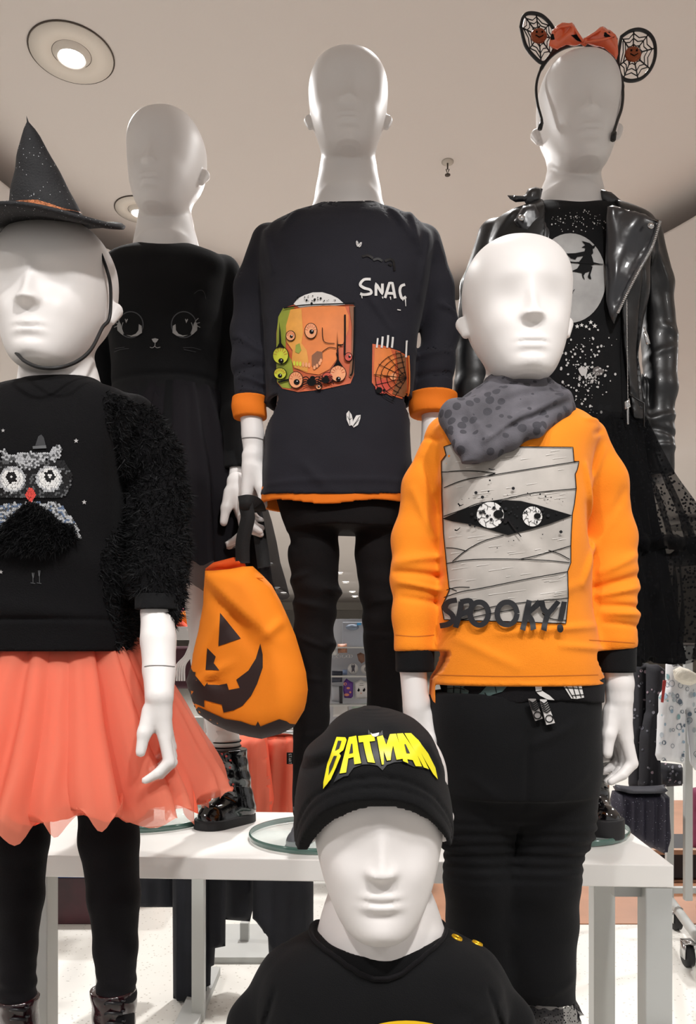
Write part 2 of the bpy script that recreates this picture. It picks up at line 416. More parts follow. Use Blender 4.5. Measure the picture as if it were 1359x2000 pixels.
obj('ceiling', mesh(Vd, Fd), None, CEIL, kind='structure')
obj('floor', mesh(*box((0, 14.5, -.01), (18, 35, .02))), None, FL, smooth=False, kind='structure')
obj('trim_1', mesh(*box((1.9, 3.95, .001), (3.2, 2.3, .006))), None, WOODF, smooth=False, kind='structure', label='strip of brown wood floor behind the display table')
bw = mat('back_wall', '#c9c3bb', .8)
obj('wall_back', mesh(*box((0, 30, 1.38), (18, .2, 2.76))), None, bw, smooth=False, kind='structure')
obj('trim_2', mesh(*box((0, 29, 2.66), (18, .3, .28))), None, bw, smooth=False, kind='structure', label='pale soffit where the far ceiling ends')
obj('wall_left', mesh(*box((-9, 18, 1.4), (.1, 24, 2.8))), None, bw, smooth=False, kind='structure')
obj('wall_right', mesh(*box((9, 18, 1.4), (.1, 24, 2.8))), None, bw, smooth=False, kind='structure')
# ceiling lamps
LAMPM = mat('lamp_glass', '#ffffff', .3, emit=14)
TRIM = mat('lamp_trim', '#dcd3c9', .6, spec=.2); GAP = mat('lamp_gap', '#4a4038', .8)
def downlight(x, y, H, ro, label, big=True, group=None):
    Y = (H-HC)*FPX/(HY-y); c = px(x, y, Y); t = thing('ceiling_light', label, 'ceiling light', group, loc=tuple(c))
    if big:
        for r in (ro, ro*.46):
            P = [(r*math.cos(a), r*math.sin(a), -.002) for a in [2*math.pi*i/64 for i in range(64)]]
            obj('trim_gap', mesh(*tube(P, .0024, 6, closed=True)), t, GAP)
        obj('cover_plate', mesh(*lathe([(ro*.46, -.003), (ro*.48, -.006), (ro*.98, -.005), (ro*.985, .0)], 48)), t, TRIM)
    obj('trim_ring', mesh(*lathe([(ro*.30, .02), (ro*.31, -.016), (ro*.35, -.022), (ro*.40, -.012), (ro*.46, -.003)], 40)), t, TRIM)
    obj('bulb', mesh(*lathe([(.0005, -.014), (ro*.16, -.012), (ro*.28, -.005), (ro*.31, .01)], 32)), t, LAMPM)
    return t
downlight(140, 104, HDOME, .133, 'large round recessed downlight glowing at the upper left of the ceiling')
downlight(272, 409, HDOME, .105, 'smaller recessed downlight half hidden behind the cat dress mannequin head')
for x, y, lb in ((512, 900, 'small ceiling light glimpsed between the navy tee and the arm beside it'),
                 (1304, 873, 'lit ceiling spot beside the black leather sleeve at the right'),
                 (527, 1101, 'ceiling light right of the pumpkin bag, topmost there'), (541, 1148, 'smaller ceiling light low beside the pumpkin bag'),
                 (554, 1158, 'brighter ceiling light low beside the pumpkin bag, next to the black trouser leg'), (663, 1119, 'highest ceiling light seen between the two black trouser legs'),
                 (675, 1137, 'second ceiling light from the top between the black trouser legs'), (688, 1156, 'third and brightest ceiling light between the black trouser legs'),
                 (693, 1165, 'lowest ceiling light between the black trouser legs')):
    Y = (HCEIL-HC)*FPX/(HY-y); downlight(x, y, HCEIL-.012, .022*Y/1.0*.55 if y > 1000 else .10, lb, big=False, group=None)
sp = px(874, 316, (HDOME-HC)*FPX/(HY-316))
t = thing('sprinkler', 'small fire sprinkler head on the ceiling between the tall mannequins', 'sprinkler', loc=tuple(sp))
obj('flange', mesh(*lathe([(.0, .0), (.024, 0), (.024, -.003), (.01, -.006), (0, -.006)], 24)), t, mat('sprinkler_white', '#b5aba0', .5))
obj('deflector', mesh(*join([tube([(0, 0, 0), (0, 0, -.03)], .003), tube([(-.006, 0, -.03), (0, 0, -.05), (.006, 0, -.03)], .0022), lathe([(0, -.052), (.011, -.052), (.011, -.054), (0, -.054)], 16)])), t, GAP)
# round hanging light panel at the right
t = thing('ceiling_panel', 'flat round grey ceiling disc far back at the right edge beside the tulle skirt', 'ceiling panel', loc=(4.65, 10.4, 2.66))
obj('disc', mesh(*lathe([(0, 0), (.30, 0), (.32, .012), (.30, .024), (0, .024)], 40)), t, mat('panel_grey', '#8d8882', .4))
obj('hanger', mesh(*tube([(0, 0, .02), (0, 0, .14)], .012)), t, GAP)
# ---------------------------------------------------------------- white display table
A2 = math.atan(-.058); ZT = .66
tb = thing('display_table', 'white rectangular display table that the three tall mannequins stand on', 'table', loc=(0, 0, 0))
def T(u, v): return (.515+u*math.cos(A2)*1+v*.058, 1.214+u*math.sin(A2)+v)   # u along (negative = left), v back
def tpoly(u0, u1, v0, v1, z0, z1, bev=.002):
    c = [T(u0, v0), T(u1, v0), T(u1, v1), T(u0, v1)]; mx = sum(p[0] for p in c)/4; my = sum(p[1] for p in c)/4
    return box((mx, my, (z0+z1)/2), (abs(u1-u0), abs(v1-v0), z1-z0), bev, A2)
TD = .36
obj('tabletop', mesh(*tpoly(-1.06, 0, 0, TD, ZT-.036, ZT)), tb, WT, smooth=False)
for u0, v0 in ((-.043, 0.002), (-1.058, .002), (-.043, TD-.045), (-1.058, TD-.045)):
    obj('leg', mesh(*tpoly(u0, u0+.042, v0, v0+.043, 0, ZT-.036)), tb, GREY, smooth=False)
obj('rail', mesh(*tpoly(-1.0, -.06, .16, .18, ZT-.044, ZT-.037)), tb, GREY, smooth=False)
obj('bracket', mesh(*box((.455, 1.25, ZT-.048), (.05, .02, .02))), tb, GREY, smooth=False)
GLASS = bpy.data.materials.new('glass'); GLASS.use_nodes = True
g = GLASS.node_tree.nodes['Principled BSDF']; g.inputs['Base Color'].default_value = (.80, .92, .88, 1); g.inputs['Roughness'].default_value = .03
g.inputs['Alpha'].default_value = .22; g.inputs['IOR'].default_value = 1.45
GEDGE = mat('glass_edge', '#4b6a61', .12, spec=.8, coat=.5)
def glass_disc(man, cx, cy, r=.13):
    z = ZT+.0015; par = man.root
    o = obj('base_plate', mesh(*join([lathe([(0, z), (r*.985, z), (r*.99, z+.002), (r*.985, z+.010), (0, z+.010)], 72, (cx, cy, 0))])), par, GLASS, label='round glass base plate'); man.fix(o)
    obj('glass_rim', mesh(*lathe([(r*.99, z), (r, z+.003), (r, z+.008), (r*.99, z+.0105), (r*.982, z+.0105)], 72, (cx, cy, 0))), o, GEDGE)
# low plinth below the frame, that the nearer mannequins stand on
t = thing('plinth', 'low white plinth below the orange tee and owl sweater mannequins', 'plinth', loc=(0, 1.06, 0))
obj('plinth_top', mesh(*box((0, .0, .385), (1.5, .28, .03), .003)), t, WT, smooth=False)
obj('plinth_body', mesh(*box((0, 0, .185), (1.46, .24, .37))), t, WT, smooth=False)
# ---------------------------------------------------------------- mannequin bodies
HP = [(0, 0, 0, .0), (.012, .07, -.33, -.19), (.04, .135, -.385, -.10), (.09, .185, -.40, .0), (.17, .228, -.41, .10), (.27, .268, -.41, .22), (.40, .305, -.40, .36),
      (.55, .332, -.395, .46), (.68, .342, -.385, .475), (.78, .330, -.345, .45), (.87, .285, -.275, .38), (.94, .205, -.18, .27), (.98, .12, -.09, .16), (1.0, .0, .03, .03)]
_h = np.array(smooth_path(HP, 8)); _h = _h[np.argsort(_h[:, 0])]
def add_head(s, c, zc, h, w, yaw=0, nose=1.0, sock=.65, lips=.65, mt=.2, nt=.345):
    """c: (x,y) of the head axis, zc: chin height, h: chin to crown, w: widest breadth, yaw>0 turns to the viewer's right"""
    cx, cy = c; ws = w/(.684*h)
    sl, X, Y, Z = s.sub((cx-w*.7, cy-h*.62, zc), (cx+w*.7, cy+h*.62, zc+h), .02)
    ca, sa = math.cos(yaw), math.sin(yaw)
    x = ((X-cx)*ca+(Y-cy)*sa)/h/ws; y = (-(X-cx)*sa+(Y-cy)*ca)/h; t = (Z-zc)/h
    tz = t.ravel(); f = lambda i: np.interp(tz, _h[:, 0], _h[:, i])[None, None, :]
    hw, fr, bk = np.maximum(f(1)*1.0, 2e-3), f(2), f(3)
    g2 = lambda a, m, q: np.exp(-((a-m)/q)**2)
    front = 1/(1+np.exp((y+.12)/.05))
    # nose: wedge widening to the tip, sharp underside
    up = np.clip((t-nt+.01)/.285, 0, 1); prof = np.where(t >= nt-.01, (1-up)**1.9, np.exp(-((t-nt+.01)/.030)**2))
    wn = .031+.020*np.exp(-((t-nt)/.05)**2)
    d = nose*.066*prof*np.exp(-(np.abs(x)/wn)**2.0)
    d = d+nose*.022*(g2(x, .048, .022)+g2(x, -.048, .022))*g2(t, nt-.01, .022)
    d = d-sock*.040*(g2(x, .145, .085)+g2(x, -.145, .085))*g2(t, .47, .085)
    d = d+sock*.012*(g2(x, .12, .10)+g2(x, -.12, .10))*g2(t, .60, .05)
    d = d+.012*(g2(x, .17, .07)+g2(x, -.17, .07))*g2(t, .33, .07)
    mz = mt-.006*np.exp(-(x/.04)**2)+.0*x; wl = np.exp(-(np.abs(x)/.084)**3)
    d = d+lips*wl*(.022*g2(t, mt+.021, .018)+.026*g2(t, mt-.024, .020)-.014*g2(t, mz, .008)); d = d-lips*.010*wl*g2(t, mt-.065, .02)
    d = d+.024*g2(t, .08, .05)*g2(x, 0, .09)
    y2 = y+d*front
    yc = (fr+bk)/2; dd = np.maximum((bk-fr)/2, 2e-3)
    n = 2.25; g = ((np.abs(x)/hw)**n+(np.abs(y2-yc)/dd)**n)**(1/n)
    val = (g-1)*np.minimum(hw*ws, dd)*h
    val = np.maximum(val, np.maximum((t-1)*h, -t*h))
    # the grid is at rest outside: union
    s.put(sl, val, .004)
    for sg in (-1, 1):               # ears
        ex, ey = sg*(.326)*ws*h, .035*h; p = (cx+ex*ca-ey*sa, cy+ex*sa+ey*ca, zc+.405*h)
        q = (cx+(ex+sg*.012*h)*ca-(ey+.05*h)*sa, cy+(ex+sg*.012*h)*sa+(ey+.05*h)*ca, zc+.49*h)
        s.cone(p, q, .027*h, .048*h, .010*h, (1.0, 1.0, 1))
        nx, ny = ca*sg, sa*sg
        r = (cx+(ex+sg*.040*h)*ca-(ey-.008*h)*sa, cy+(ex+sg*.040*h)*sa+(ey-.008*h)*ca, zc+.47*h)
        s.cone((r[0]+nx*.028*h, r[1]+ny*.028*h, r[2]-.04*h), (r[0]+nx*.034*h, r[1]+ny*.034*h, r[2]+.02*h), .012*h, .018*h, .012*h, sign=-1)
def add_hand(s, Y, wx, wy, k, mir=1, dy0=0, ky=1.0, fan=0.0):
    """relaxed hand; wrist at pixel (wx, wy), k scales a 100-px pattern, mir=-1 puts the thumb at the viewer's right"""
    def P(x, y, dy=0): return px(wx+(x-311)*k*mir, wy+(y-1375)*k*ky, Y+dy0)+np.array([0, dy, 0])
    m = k*(Y+dy0)/FPX
    s.cone(P(311, 1360), P(311, 1392), 25*m, 24*m, 6*m, (1, 1.25, 1))
    for a, b, r1, r2, d1, d2 in (((312, 1385), (323, 1436), 22, 15, 0, -.002), ((308, 1385), (318, 1440), 22, 15, .008, .016), ((306, 1388), (314, 1436), 18, 13, .014, .030)):
        s.cone(P(*a, d1), P(*b, d2), r1*m, r2*m, 8*m)
    s.chain([P(294, 1388, -.002), P(286, 1430, -.010), P(281, 1466, -.014)], [16*m, 12.5*m, 10*m], 8*m)          # thumb
    s.cone(P(300, 1400), P(290, 1425, -.006), 16*m, 11*m, 8*m)
    F = [((323, 1440, -.004), (333, 1487, -.006), (312, 1508, -.010), (289, 1521, -.012), 1.0), ((321, 1442, .010), (330, 1492, .012), (309, 1515, .008), (290, 1524, .004), 1.03),
         ((318, 1440, .022), (325, 1484, .026), (306, 1503, .022), (289, 1508, .018), .95), ((315, 1436, .034), (320, 1468, .040), (305, 1484, .036), (292, 1488, .032), .84)]
    for a, b, c, d, q in F:
        s.chain([P(*a), P(*b), P(*c), P(*d)], [12.5*m*q, 11.5*m*q, 10*m*q, 7.5*m*q], 3.0*m)
    return P
class Man:
    def __init__(s, label, Y, base, name='mannequin'):
        s.Y = Y; s.root = thing(name, label, 'mannequin', loc=tuple(base)); s.base = np.array(base, float)
        s.bv = []
    def P(s, x, y, dy=0): return px(x, y, s.Y+dy)
    def Pb(s, x, y, dy=0): return px(x, y, s.Y)+np.array([0, dy, 0])      # box corner for a grid
    def z(s, y): return HC+(HY-y)/FPX*s.Y
    def X(s, x): return (x-CX)/FPX*s.Y
    def fix(s, o):                   # world-space mesh under the mannequin's empty
        o.matrix_parent_inverse = Matrix.Translation(-Vector(s.base)); return o
    def add(s, name, me, m, label=None, smooth=True, parent=None, kind=None):
        o = obj(name, me, parent or s.root, m, smooth, label, kind)
        if parent is None: s.fix(o)
        return o
    def rows(s, R, shrink=0):        # (y, xl, xr, depth, dy)
        return [(s.z(y), s.X((a+b)/2), s.Y+dy, (b-a)/2*s.Y/FPX-shrink, d-shrink) for y, a, b, d, dy in R]
def body(m, head, neck, torso, arms, legs, hands, lo, hi, fine, h=.0026, hz=.009, **kw):
    s = SDF(lo, hi, h, fine, hz)
    if torso: s.loft(m.rows(torso, .012), .02)
    for ch in legs: s.chain([m.P(*c[:3]) for c in ch], [c[3]*m.Y/FPX for c in ch], .015)
    for ch in arms: s.chain([m.P(*c[:3]) for c in ch], [c[3]*m.Y/FPX for c in ch], .004)
    for hd in hands: add_hand(s, m.Y, **hd)
    for i in range(len(neck)-1):
        a, b = neck[i], neck[i+1]; last = i == len(neck)-2; s.cone(m.P(*a[:3]), m.P(*b[:3]), a[3]*m.Y/FPX, b[3]*(.82 if last else 1)*m.Y/FPX, .022, (1, 1.75 if last else 1.0, 1))
    h2 = SDF(lo, hi, h, fine, hz); add_head(h2, **head)
    k = .014; a, d = s.F, h2.F; t = np.clip(.5+.5*(d-a)/k, 0, 1); s.F = (d+(a-d)*t-k*t*(1-t)).astype(np.float32)
    me = s.mesh('body'); m.bodymesh = me
    return m.add('body', me, WHITE)
def seam(m, P, w=2.0, name='joint_line'):
    d = Decal(bvh_of(m.bodymesh), .0006); d.line(P, w, LINE, 0, 3); return m.fix(d.obj(name, m.root, 'thin dark joint line at the wrist'))
def boot(m, name, toe, heel, top, soleh, Yt, mt, label, sole=RUB, dy=.0, w=30):
    """toe, heel, top: pixels; a lace-up boot with a thick sole"""
    k = m.Y/FPX; s = SDF(tuple(np.minimum.reduce([m.Pb(*toe, Yt-.03), m.Pb(*heel, .08), m.Pb(*top, -.05)])-.05), tuple(np.maximum.reduce([m.Pb(*toe, Yt), m.Pb(*heel, .08), m.Pb(*top)])+.05), .003)
    zs = m.z(max(toe[1], heel[1]))
    a = m.P(*toe, Yt); a[2] = zs+w*k*.55; b = m.P(*heel, .01); b[2] = zs+w*k*.6
    s.cone(a, b, w*k*.72, w*k*.78, .01, (1, 1, .8)); mid = (a+b)/2; mid[2] += w*k*.5
    s.cone(mid, b+np.array([0, 0, w*k*.5]), w*k*.6, w*k*.8, .012)
    tp = m.P(*top, .0)
    s.cone(b+np.array([0, 0, w*k*.3]), tp, w*k*.82, w*k*.95, .012); z0 = float(zs)
    s.disp(lambda X, Y, Z: .0006*np.sin(Z*220+X*60)+.0006*np.sin(X*160+Z*120))
    s.cut(lambda X, Y, Z: z0+.004-Z); zt = float(tp[2]); s.cut(lambda X, Y, Z: Z-zt+0*X)
    bo = m.add(name, s.mesh(), mt, label)
    s2 = SDF(tuple(np.minimum(a, b)-.06), tuple(np.maximum(a, b)+.06), .003)
    a2 = a.copy(); b2 = b.copy(); a2[2] = b2[2] = z0+soleh*k*.4
    s2.cone(a2, b2, w*k*.84, w*k*.90, .01, (1, 1, .35)); zz = z0+soleh*k
    s2.cut(lambda X, Y, Z: z0-Z); s2.cut(lambda X, Y, Z: Z-zz)
    sole_ = m.add('sole', s2.mesh(), sole, None, parent=bo)
    # laces zigzag on the front of the shaft
    vv = []
    n = 6
    for i in range(n):
        t = (i+.5)/n; c = (b+np.array([0, 0, w*k*.9]))*(1-t)+tp*t; r = w*k*.95; fx = c[0]+(a[0]-b[0])*.25; fy = c[1]-r*.93
        vv.append(tube([(fx-r*.45, fy+.004, c[2]-.003), (fx, fy-.005, c[2]+.002), (fx+r*.45, fy+.004, c[2]-.003)], .0022, 6))
        for sg in (-1, 1): vv.append(lathe([(.0012, 0), (.003, .0), (.003, .002), (.0012, .002)], 10, (fx+sg*r*.5, fy+.004, c[2])))
    m.add('laces', mesh(*join(vv)), mat('lace_black', '#1b1a1d', .35), None, parent=bo)
    return bo
def hem_in(m, y, xa, xb):            # cut the hem only between two pixels, so the sleeves stay
    a, b, zz = m.X(xa), m.X(xb), m.z(y); return lambda X, Y, Z: np.where((X > a) & (X < b), zz-Z+0*Y, -1)
def garment(m, torso, sleeves, lo, hi, h=.003, creases=(), hem=None, neck=None, shell=0, extra=None, n=2.4, slk=.014, sq=(1, 1.15, 1), wr=.0012, ws=38, cuffs=(), flat=True):
    s = SDF(lo, hi, h)
    s.loft(m.rows(torso), .01, n)
    for ch in sleeves: s.chain([m.P(*c[:3]) for c in ch], [c[3]*m.Y/FPX for c in ch], slk, sq)
    if extra: extra(s)
    s.disp(lambda X, Y, Z: (wr*noise2(X+Y*.6, Z, ws, 1.3)+wr*.6*noise2(X-Y*.5, Z, ws*2.3, 4.2)).astype(np.float32))
    s.creases(m.Y, creases)
    if shell: s.shell(shell)
    if neck:                          # (x, y, dy, rx_px, ry_m, rz_px)
        x, y, dy, rx, ry, rz = neck; s.ell(m.P(x, y, dy), (rx*m.Y/FPX, ry, rz*m.Y/FPX), .003, -1)
    for c in cuffs:                   # (x,y,dx,dy,reach): keep the side behind the cut within reach px
        x, y, dx, dy, rr = c; p = m.P(x, y); k = m.Y/FPX; nx, nz = dx, -dy; L = math.hypot(nx, nz); nx /= L; nz /= L; rr *= k
        s.cut(lambda X, Y, Z: np.where((X-p[0])**2+(Z-p[2])**2+0*Y < rr*rr, (X-p[0])*nx+(Z-p[2])*nz+0*Y, -1))
    if hem is not None:
        if callable(hem): s.cut(hem)
        else:
            zz = m.z(hem); s.cut(lambda X, Y, Z: zz-Z+0*X+0*Y)
    return s
# ================================================================ C: navy tee mannequin (centre, on the table)
m = C = Man('tall white mannequin in navy long-sleeved tee with jar print and orange cuffs', 1.38, (-.03, 1.40, ZT+.012))
tor = [(398, 625, 735, .035, .01), (415, 590, 770, .046, .01), (430, 562, 800, .056, .005), (455, 525, 832, .066, 0), (500, 506, 846, .080, 0), (600, 512, 826, .090, 0), (700, 520, 812, .090, 0), (780, 520, 806, .088, 0), (860, 514, 808, .088, 0), (940, 507, 812, .09, 0), (1015, 503, 816, .09, 0)]
AL = [(526, 468, .01, 34), (494, 560, .015, 33), (486, 650, .02, 31), (488, 720, .01, 30), (489, 800, .0, 30)]
AR = [(824, 468, .01, 34), (856, 560, .015, 32), (862, 650, .02, 30), (850, 720, .01, 30), (845, 805, .0, 30)]
body(m, dict(c=(m.X(680), m.Y), zc=m.z(322)-.012, h=.210, w=.143, sock=.3, nose=.8), [(680, 290, .03, 54), (680, 350, .02, 53), (680, 395, .015, 62), (680, 440, .01, 110)],
     [(y, a+8, b-8, d*.85, dy) for y, a, b, d, dy in tor[2:-2]],
     [[(x, y, dy, r*.7) for x, y, dy, r in AL]+[(494, 850, 0, 22), (498, 900, 0, 21)], [(x, y, dy, r*.7) for x, y, dy, r in AR]+[(846, 870, -.01, 24), (846, 920, 0, 22)]],
     [[(618, 990, 0, 40), (612, 1300, .02, 26), (596, 1560, 0, 15)], [(736, 990, 0, 40), (745, 1300, .02, 26), (752, 1560, 0, 15)]],
     [dict(wx=492, wy=905, k=.80, mir=-1, ky=1.16, dy0=-.01), dict(wx=846, wy=915, k=.72, mir=1)],
     (-.215, 1.22, .655), (.185, 1.52, 2.1), [(1.20, 1.37), (1.76, 2.2)])
seam(m, [(469, 858), (480, 855), (500, 855), (514, 859)])
cr = [(520, 470, 540, 560, 7, .004), (508, 690, 462, 660, 8, .006), (512, 720, 460, 730, 8, -.005), (470, 740, 515, 755, 5, .004), (468, 765, 515, 772, 4, .003), (835, 470, 815, 600, 8, .004), (760, 440, 800, 500, 9, .005), (745, 430, 775, 480, 7, -.004), (795, 420, 812, 520, 7, .005),
      (860, 600, 885, 610, 6, .005), (560, 480, 585, 440, 8, .004), (700, 600, 760, 680, 6, .003), (815, 700, 880, 690, 7, .004), (818, 740, 880, 735, 6, -.004), (600, 930, 640, 970, 10, .003), (525, 800, 515, 980, 9, -.004), (800, 800, 798, 960, 9, -.004), (530, 960, 800, 955, 6, .002)]
hz = m.z(985)
s = garment(m, tor, [[(524, 474, .010, 34), (494, 560, .015, 35), (487, 650, .015, 35), (487, 712, .01, 33), (488, 810, .0, 27)],
                     [(826, 476, .010, 35), (849, 560, .015, 36), (862, 650, .02, 34), (850, 712, .01, 36), (845, 812, 0, 35)]],
            (-.23, 1.24, 1.22), (.225, 1.50, 1.82), creases=cr, neck=(675, 366, .004, 84, .062, 40), shell=.005,
            cuffs=[(488, 792, .03, 1, 60), (845, 786, -.03, 1, 60)], hem=lambda X, Y, Z: hz-.0-Z+.012*((X+.02)/.15)**2+0*Y)
tee = m.add('tee', s.mesh(), NAVY, 'navy long-sleeved tee'); TB = bvh_of(tee.data)
for (x, y0, y1, r, cx_) in ((487, 778, 818, 34.5, 486), (845, 772, 812, 47, 845)):
    s = SDF(m.Pb(x-60, y1, -.08), m.Pb(x+60, y0, .08), .0025); s.cone(m.P(x, y0, 0), m.P(x, y1+4, 0), r*m.Y/FPX, (r-2)*m.Y/FPX, .004, (1, 1.1, 1))
    z1, z0 = m.z(y0-3), m.z(y1); s.disp(lambda X, Y, Z: .0012*np.sin(Z*160+X*40)+0*Y); s.cut(lambda X, Y, Z: np.maximum(Z-z1, z0-Z)+0*X+0*Y)
    m.add('cuff', s.mesh(), ORG2, 'turned-back orange cuff', parent=tee)
s = SDF(m.Pb(480, 1030, -.11), m.Pb(820, 960, .11), .003); s.loft(m.rows([(y, a+4, b-4, d-.002, dy) for y, a, b, d, dy in tor[-4:]]), .01, 2.4)
s.shell(.004); s.cut(lambda X, Y, Z: np.maximum(hz-.013+.003*np.sin(X*40)+.012*((X+.02)/.15)**2-Z, Z-hz-.04)+0*Y)
m.add('lower_hem', s.mesh(), ORG2, 'orange under-layer showing below the hem', parent=tee)
# print
Jo = mat('print_orange', '#dd7a33', .55, var=.10, vscale=40); Jd = mat('print_rust', '#c4572a', .55, var=.15, vscale=50); Jg = mat('print_green', '#8b932c', .55, var=.15, vscale=40)
Jy = mat('print_amber', '#d8953a', .55, var=.1, vscale=50); Jb = mat('print_brown', '#7d4a26', .55, var=.15, vscale=40); Jp = mat('print_peach', '#e59a6a', .55, var=.1, vscale=60); Yl = mat('print_lime', '#c9cc3a', .5, var=.1, vscale=60); Rd = mat('print_red', '#c2402e', .5); Gl = mat('print_gloss_black', '#0b0b0f', .15, coat=.3)
q = lambda st: pts(st, 440, 380, 2.954)
d = Decal(TB)
d.fill(q('335,655 400,636 740,636 748,760 742,1040 722,1090 640,1108 560,1125 420,1140 330,1120 300,1085 296,1000 296,800 308,705'), Jd, 0)
d.fill(q('335,655 400,650 370,720 350,800 350,900 385,960 395,1040 380,1120 330,1115 300,1080 296,960 298,800 308,705'), Jg, 1)
d.fill(q('395,632 420,600 460,580 505,566 560,565 610,580 650,600 690,635 640,642 560,640 480,655 430,655'), WPR, 1)
d.fill(q('378,665 430,655 520,645 600,640 690,648 712,700 710,780 680,860 640,900 645,950 600,1010 540,1040 470,1030 400,1000 385,960 390,900 356,850 352,760'), Jo, 2)
d.fill(q('378,665 440,660 450,800 440,860 470,900 480,960 475,1025 400,1000 385,960 390,900 356,850 352,760'), Jy, 3)
d.fill(q('715,645 748,645 748,800 742,1030 725,1060 712,1050 728,900 730,760'), Jb, 3)
d.fill(q('408,870 430,860 440,900 425,920 405,910'), Jg, 4); d.fill(q('500,930 530,905 560,910 562,950 545,990 520,1010 500,990'), Jb, 4)
for x in range(400, 500, 17): d.fill(ellipse(*q('%d,%d' % (x, 975+(x-400)*.14))[0], 2.4, 5, 8), Yl if x < 440 else Jp, 4, 3)
for x, y in ((515, 1000), (530, 990), (545, 975), (552, 960)): d.fill(ellipse(*q('%d,%d' % (x, y))[0], 2.5, 4, 8), Jp, 5, 3)
for st, w in (('340,658 440,642 560,636 745,630', 2.4), ('690,695 690,800 688,930', 3.4), ('745,650 744,800 735,1010 720,1045', 3), ('560,770 570,850 630,862', 1.4), ('640,890 600,885 560,910', 1.4), ('310,1085 360,1072 390,1070', 3.5), ('640,915 650,960', 1.5), ('650,870 680,870', 2.4)):
    d.line(q(st), w, KPR, 5)
for x, y, rx, ry, c, pxx, py, pr in ((380, 818, 24, 27, Jp, 385, 822, 9), (495, 790, 33, 42, Jp, 500, 795, 13), (325, 930, 42, 48, Yl, 328, 962, 15), (322, 1035, 33, 31, Yl, 322, 1048, 12), (410, 1072, 38, 46, Jp, 415, 1085, 17), (650, 1035, 44, 46, Jp, 652, 1068, 14), (710, 940, 20, 22, Rd, 716, 938, 7), (590, 1060, 30, 30, Rd, 590, 1075, 12), (540, 1110, 16, 16, Jp, 540, 1112, 6)):
    a = q('%d,%d' % (x, y))[0]; d.fill(ellipse(*a, rx/2.954+1.4, ry/2.954+1.4), KPR, 6); d.fill(ellipse(*a, rx/2.954, ry/2.954), c, 7, 5)
    b = q('%d,%d' % (pxx, py))[0]; d.fill(ellipse(*b, pr/2.954, n=12), KPR, 8, 4); d.fill(ellipse(b[0]+1, b[1]-1.5, 1.2, n=8), WPR, 9, 3)
    for k in range(7):
        an = -math.pi*(k+.5)/7; d.line([(a[0]+.95*rx/2.954*math.cos(an), a[1]+.95*ry/2.954*math.sin(an)), (a[0]+.5*rx/2.954*math.cos(an), a[1]+.5*ry/2.954*math.sin(an))], .7, Jd, 8, 4)
d.fill(q('318,735 326,800 330,860 350,888 340,890 322,884 300,892 318,860'), KPR, 9); d.fill(q('645,790 652,900 655,960 680,998 650,985 620,998 645,960'), KPR, 9)
for bx, by, sc in ((500, 1085, 1), (578, 1075, .8)):
    a = q('%d,%d' % (bx, by))[0]; d.fill(ellipse(*a, 9*sc, 8*sc), KPR, 10, 4); d.fill(ellipse(a[0]+2*sc, a[1]-8*sc, 5*sc, 4*sc), KPR, 10, 4)
    for k in range(4):
        for sg in (-1, 1): d.line([(a[0], a[1]), (a[0]+sg*(9+k*2)*sc, a[1]-(10-k*5)*sc), (a[0]+sg*(17+k)*sc, a[1]+(k*6-8)*sc)], 2.0*sc, KPR, 10, 3)
for k in range(26): d.fill(ellipse(*q('%d,%d' % (random.gauss(530, 55), random.gauss(603, 16)))[0], random.choice((.8, 1.2, 2.2)), n=8), KPR, 4, 3)
# second jar, skeletal hand, web
d.fill(q('848,862 905,870 1000,903 1056,935 1056,1190 950,1160 870,1120 845,1085'), Jd, 0); d.fill(q('860,880 950,890 980,960 975,1020 900,1060 855,1040'), Jo, 1); d.fill(q('980,900 1040,935 1045,1175 960,1150 1000,1040'), Jb, 2)
for x, w_ in ((876, 3), (904, 3.6), (935, 3.6), (962, 3.6), (1042, 3)): d.line(q('%d,%d %d,%d %d,%d' % (x+2, 812+abs(930-x)*.35, x, 850, x-4, 885 if x < 1000 else 940)), w_*1.1, WPR, 3)
for k in range(7): a = math.radians(100+k*24); d.line(q('1040,1060 %d,%d' % (1040+190*math.cos(a)*.98, 1060-150*math.sin(a)*-1*(-1))), 1.2, KPR, 4)
for r in (40, 75, 110, 145, 175): d.line([q('%d,%d' % (1040+r*math.cos(math.radians(a)), 1060-r*.85*math.sin(math.radians(a))))[0] for a in range(95, 266, 19)], 1.2, KPR, 4)
for x, y, r, c in ((930, 1020, 32, Jo), (905, 1110, 42, Rd), (885, 1130, 18, KPR), (965, 1050, 20, Jp), (912, 1132, 8, KPR)): d.fill(ellipse(*q('%d,%d' % (x, y))[0], r/2.954), c, 3+(c is KPR), 5)
d.line(q('1052,930 1056,1060 1050,1185'), 2.5, Jo, 5)
